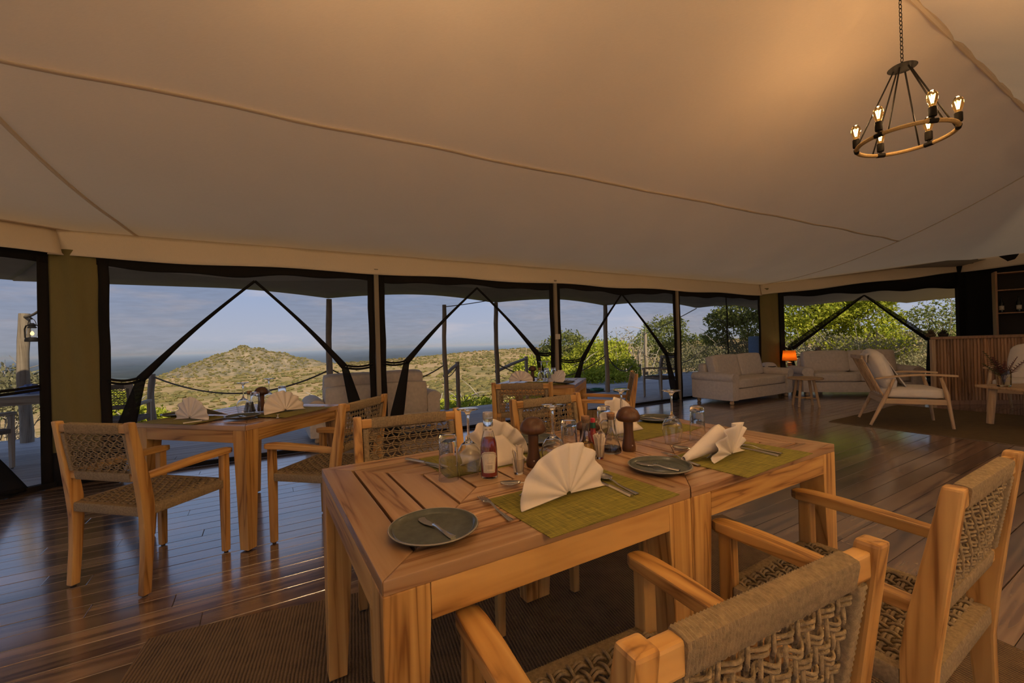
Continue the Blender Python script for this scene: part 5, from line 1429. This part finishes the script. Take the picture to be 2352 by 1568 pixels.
tree('dry_thicket', 'pale dry thicket behind the closed net and the sofa', 'bush', (9.5, 18), [blob_at(1600, 820, 17, 1.2, .5), blob_at(1660, 815, 18, 1.4, .6), blob_at(1720, 810, 17.5, 1.2, .6), blob_at(1570, 850, 16, 1.2, .5)], 7000, .05, PG, seed=6, branches=26, group=GT, barkr=.03)
tree('leafy_tree', 'loose-crowned tree filling the right half of the closed net', 'tree', (10.5, 17.5), [blob_at(1700, 715, 17, 1.0, .55), blob_at(1660, 735, 17.5, .7, .4), blob_at(1735, 750, 16.5, .8, .6), blob_at(1645, 775, 18, .6, .4), blob_at(1700, 680, 17.5, 1.1, .4)], 7500, .07, OG, seed=7, branches=10, group=GT)
tree('leafy_tree', 'broad sunlit tree filling the end bay behind the orange lamp', 'tree', (11.2, 15.5), [blob_at(1850, 715, 15, 1.2, .7), blob_at(1900, 745, 15.5, .9, .6), blob_at(1820, 760, 14.8, .8, .6), blob_at(1930, 705, 15.5, 1.0, .6), blob_at(1850, 660, 15.5, 1.5, .6)], 13000, .07, YG, seed=8, branches=14, group=GT)
tree('leafy_tree', 'yellow-green tree seen through the opened end bay behind the lounge armchair', 'tree', (13.2, 15), [blob_at(2000, 735, 14.5, .9, .7), blob_at(2020, 790, 14, .9, .6), blob_at(1960, 800, 14.5, 1.0, .5), blob_at(1990, 670, 15, 1.4, .6)], 10000, .065, YG, seed=9, branches=12, group=GT)
tree('dry_thicket', 'tangle of pale dry branches behind the pale sofa before the end bay', 'bush', (12, 14), [blob_at(1900, 800, 13.5, 1.4, .5), blob_at(2000, 810, 13.5, 1.4, .5), blob_at(2080, 800, 13.5, 1.2, .6), blob_at(2100, 840, 13.2, 1.2, .5)], 5000, .05, PG, seed=10, branches=34, group=GT, barkr=.04)
tree('leafy_tree', 'sparse tall tree showing above the bar end', 'tree', (15.5, 15.5), [blob_at(2170, 730, 15, .9, .8), blob_at(2110, 745, 15.5, .8, .6), blob_at(2190, 780, 14.5, .8, .5), blob_at(2240, 740, 15, 1.0, .9)], 3600, .06, OG, seed=11, branches=12, group=GT)
tree('leafy_bush', 'fresh green bush below the deck corner rope post', 'bush', (-7.1, 9.6), [blob_at(330, 965, 8.8, .45, .30), blob_at(300, 985, 9, .5, .3), blob_at(390, 985, 9.5, .6, .3), blob_at(450, 980, 10, .6, .28)], 7000, .05, YG, seed=12, group=GT)
tree('leafy_bush', 'green bush below the deck behind the grey armchair', 'bush', (-7.0, 7.9), [blob_at(235, 950, 8.2, .55, .35), blob_at(260, 925, 8.8, .4, .25), blob_at(200, 970, 8.2, .5, .3)], 5000, .05, YG, seed=13, group=GT)
tree('leafy_bush', 'yellowish bush on the slope behind the deck sofa arm', 'bush', (-2.2, 13), [blob_at(1010, 945, 12.5, 1.0, .35), blob_at(1075, 935, 12.5, .9, .35), blob_at(940, 960, 12.5, 1.0, .35), blob_at(560, 960, 12, 1.3, .3), blob_at(700, 955, 12, 1.2, .3)], 9000, .06, YG, seed=14, group=GT)
tree('dry_thicket', 'dry brush around the lantern post', 'bush', (-9.5, 8), [blob_at(40, 905, 8.0, .8, .4), blob_at(90, 900, 8.6, .8, .4), blob_at(-40, 900, 8, .8, .5)], 4000, .05, PG, seed=15, branches=16, group=GT, barkr=.03)

# ================================================================ ADDED FILL LAMPS (unseen, brighten the room from the open back)
def pendant(label, p, e):  # invented hanging lamp, out of view, lifts the interior brightness
    t = thing('fill_pendant', label, 'lamp', p)
    sh, nt, out = new_mat('linen_shade'); d = N(nt, 'ShaderNodeBsdfDiffuse'); d.inputs[0].default_value = (.8, .7, .5, 1); tr = N(nt, 'ShaderNodeBsdfTranslucent'); tr.inputs[0].default_value = (.9, .75, .5, 1)
    mx = N(nt, 'ShaderNodeMixShader'); mx.inputs[0].default_value = .5; nt.links.new(d.outputs[0], mx.inputs[1]); nt.links.new(tr.outputs[0], mx.inputs[2]); nt.links.new(mx.outputs[0], out.inputs[0])
    M().grid([[(r*math.cos(2*PI*k/32), r*math.sin(2*PI*k/32), z) for k in range(33)] for r, z in ((.28, -.14), (.25, .14))]).to('lamp_shade', sh, t, smooth=9, solid=.002)
    M().lathe([(0, -.135), (.278, -.135), (.278, -.13), (0, -.13)], 32).to('diffuser', sh, t)
    M().tube([(0, 0, .0), (0, 0, roofz(7.2)-p[2]-.02)], .006, 6).to('cord', BLACKM, t)
    ld = bpy.data.lights.new('fill_glow', 'POINT'); ld.energy = e; ld.color = (1.0, .77, .46); ld.shadow_soft_size = .12
    lo = bpy.data.objects.new('fill_glow', ld); C.objects.link(lo); lo.parent = t
for s_, w_, z_, e_, where in ((2.6, 7.3, 1.95, 190, 'middle of the back side'), (.2, 7.3, 1.95, 170, 'back of the slanted end')):
    q = Wt(s_, w_, z_)
    pendant('unseen linen drum fill lamp added at the '+where, q, e_)
# ================================================================ HAZE over the distant plain
hz, nt, out = new_mat('haze'); vsct = N(nt, 'ShaderNodeVolumeScatter'); vsct.inputs['Color'].default_value = (.45, .65, 1.0, 1); vsct.inputs['Density'].default_value = .00016; vsct.inputs['Anisotropy'].default_value = .2
nt.links.new(vsct.outputs[0], out.inputs['Volume'])
o = M().box(-30000, 30000, 900, 36000, -140, 25).to('haze', hz); tag(o, 'bluish haze lying over the distant plain', kind='stuff')
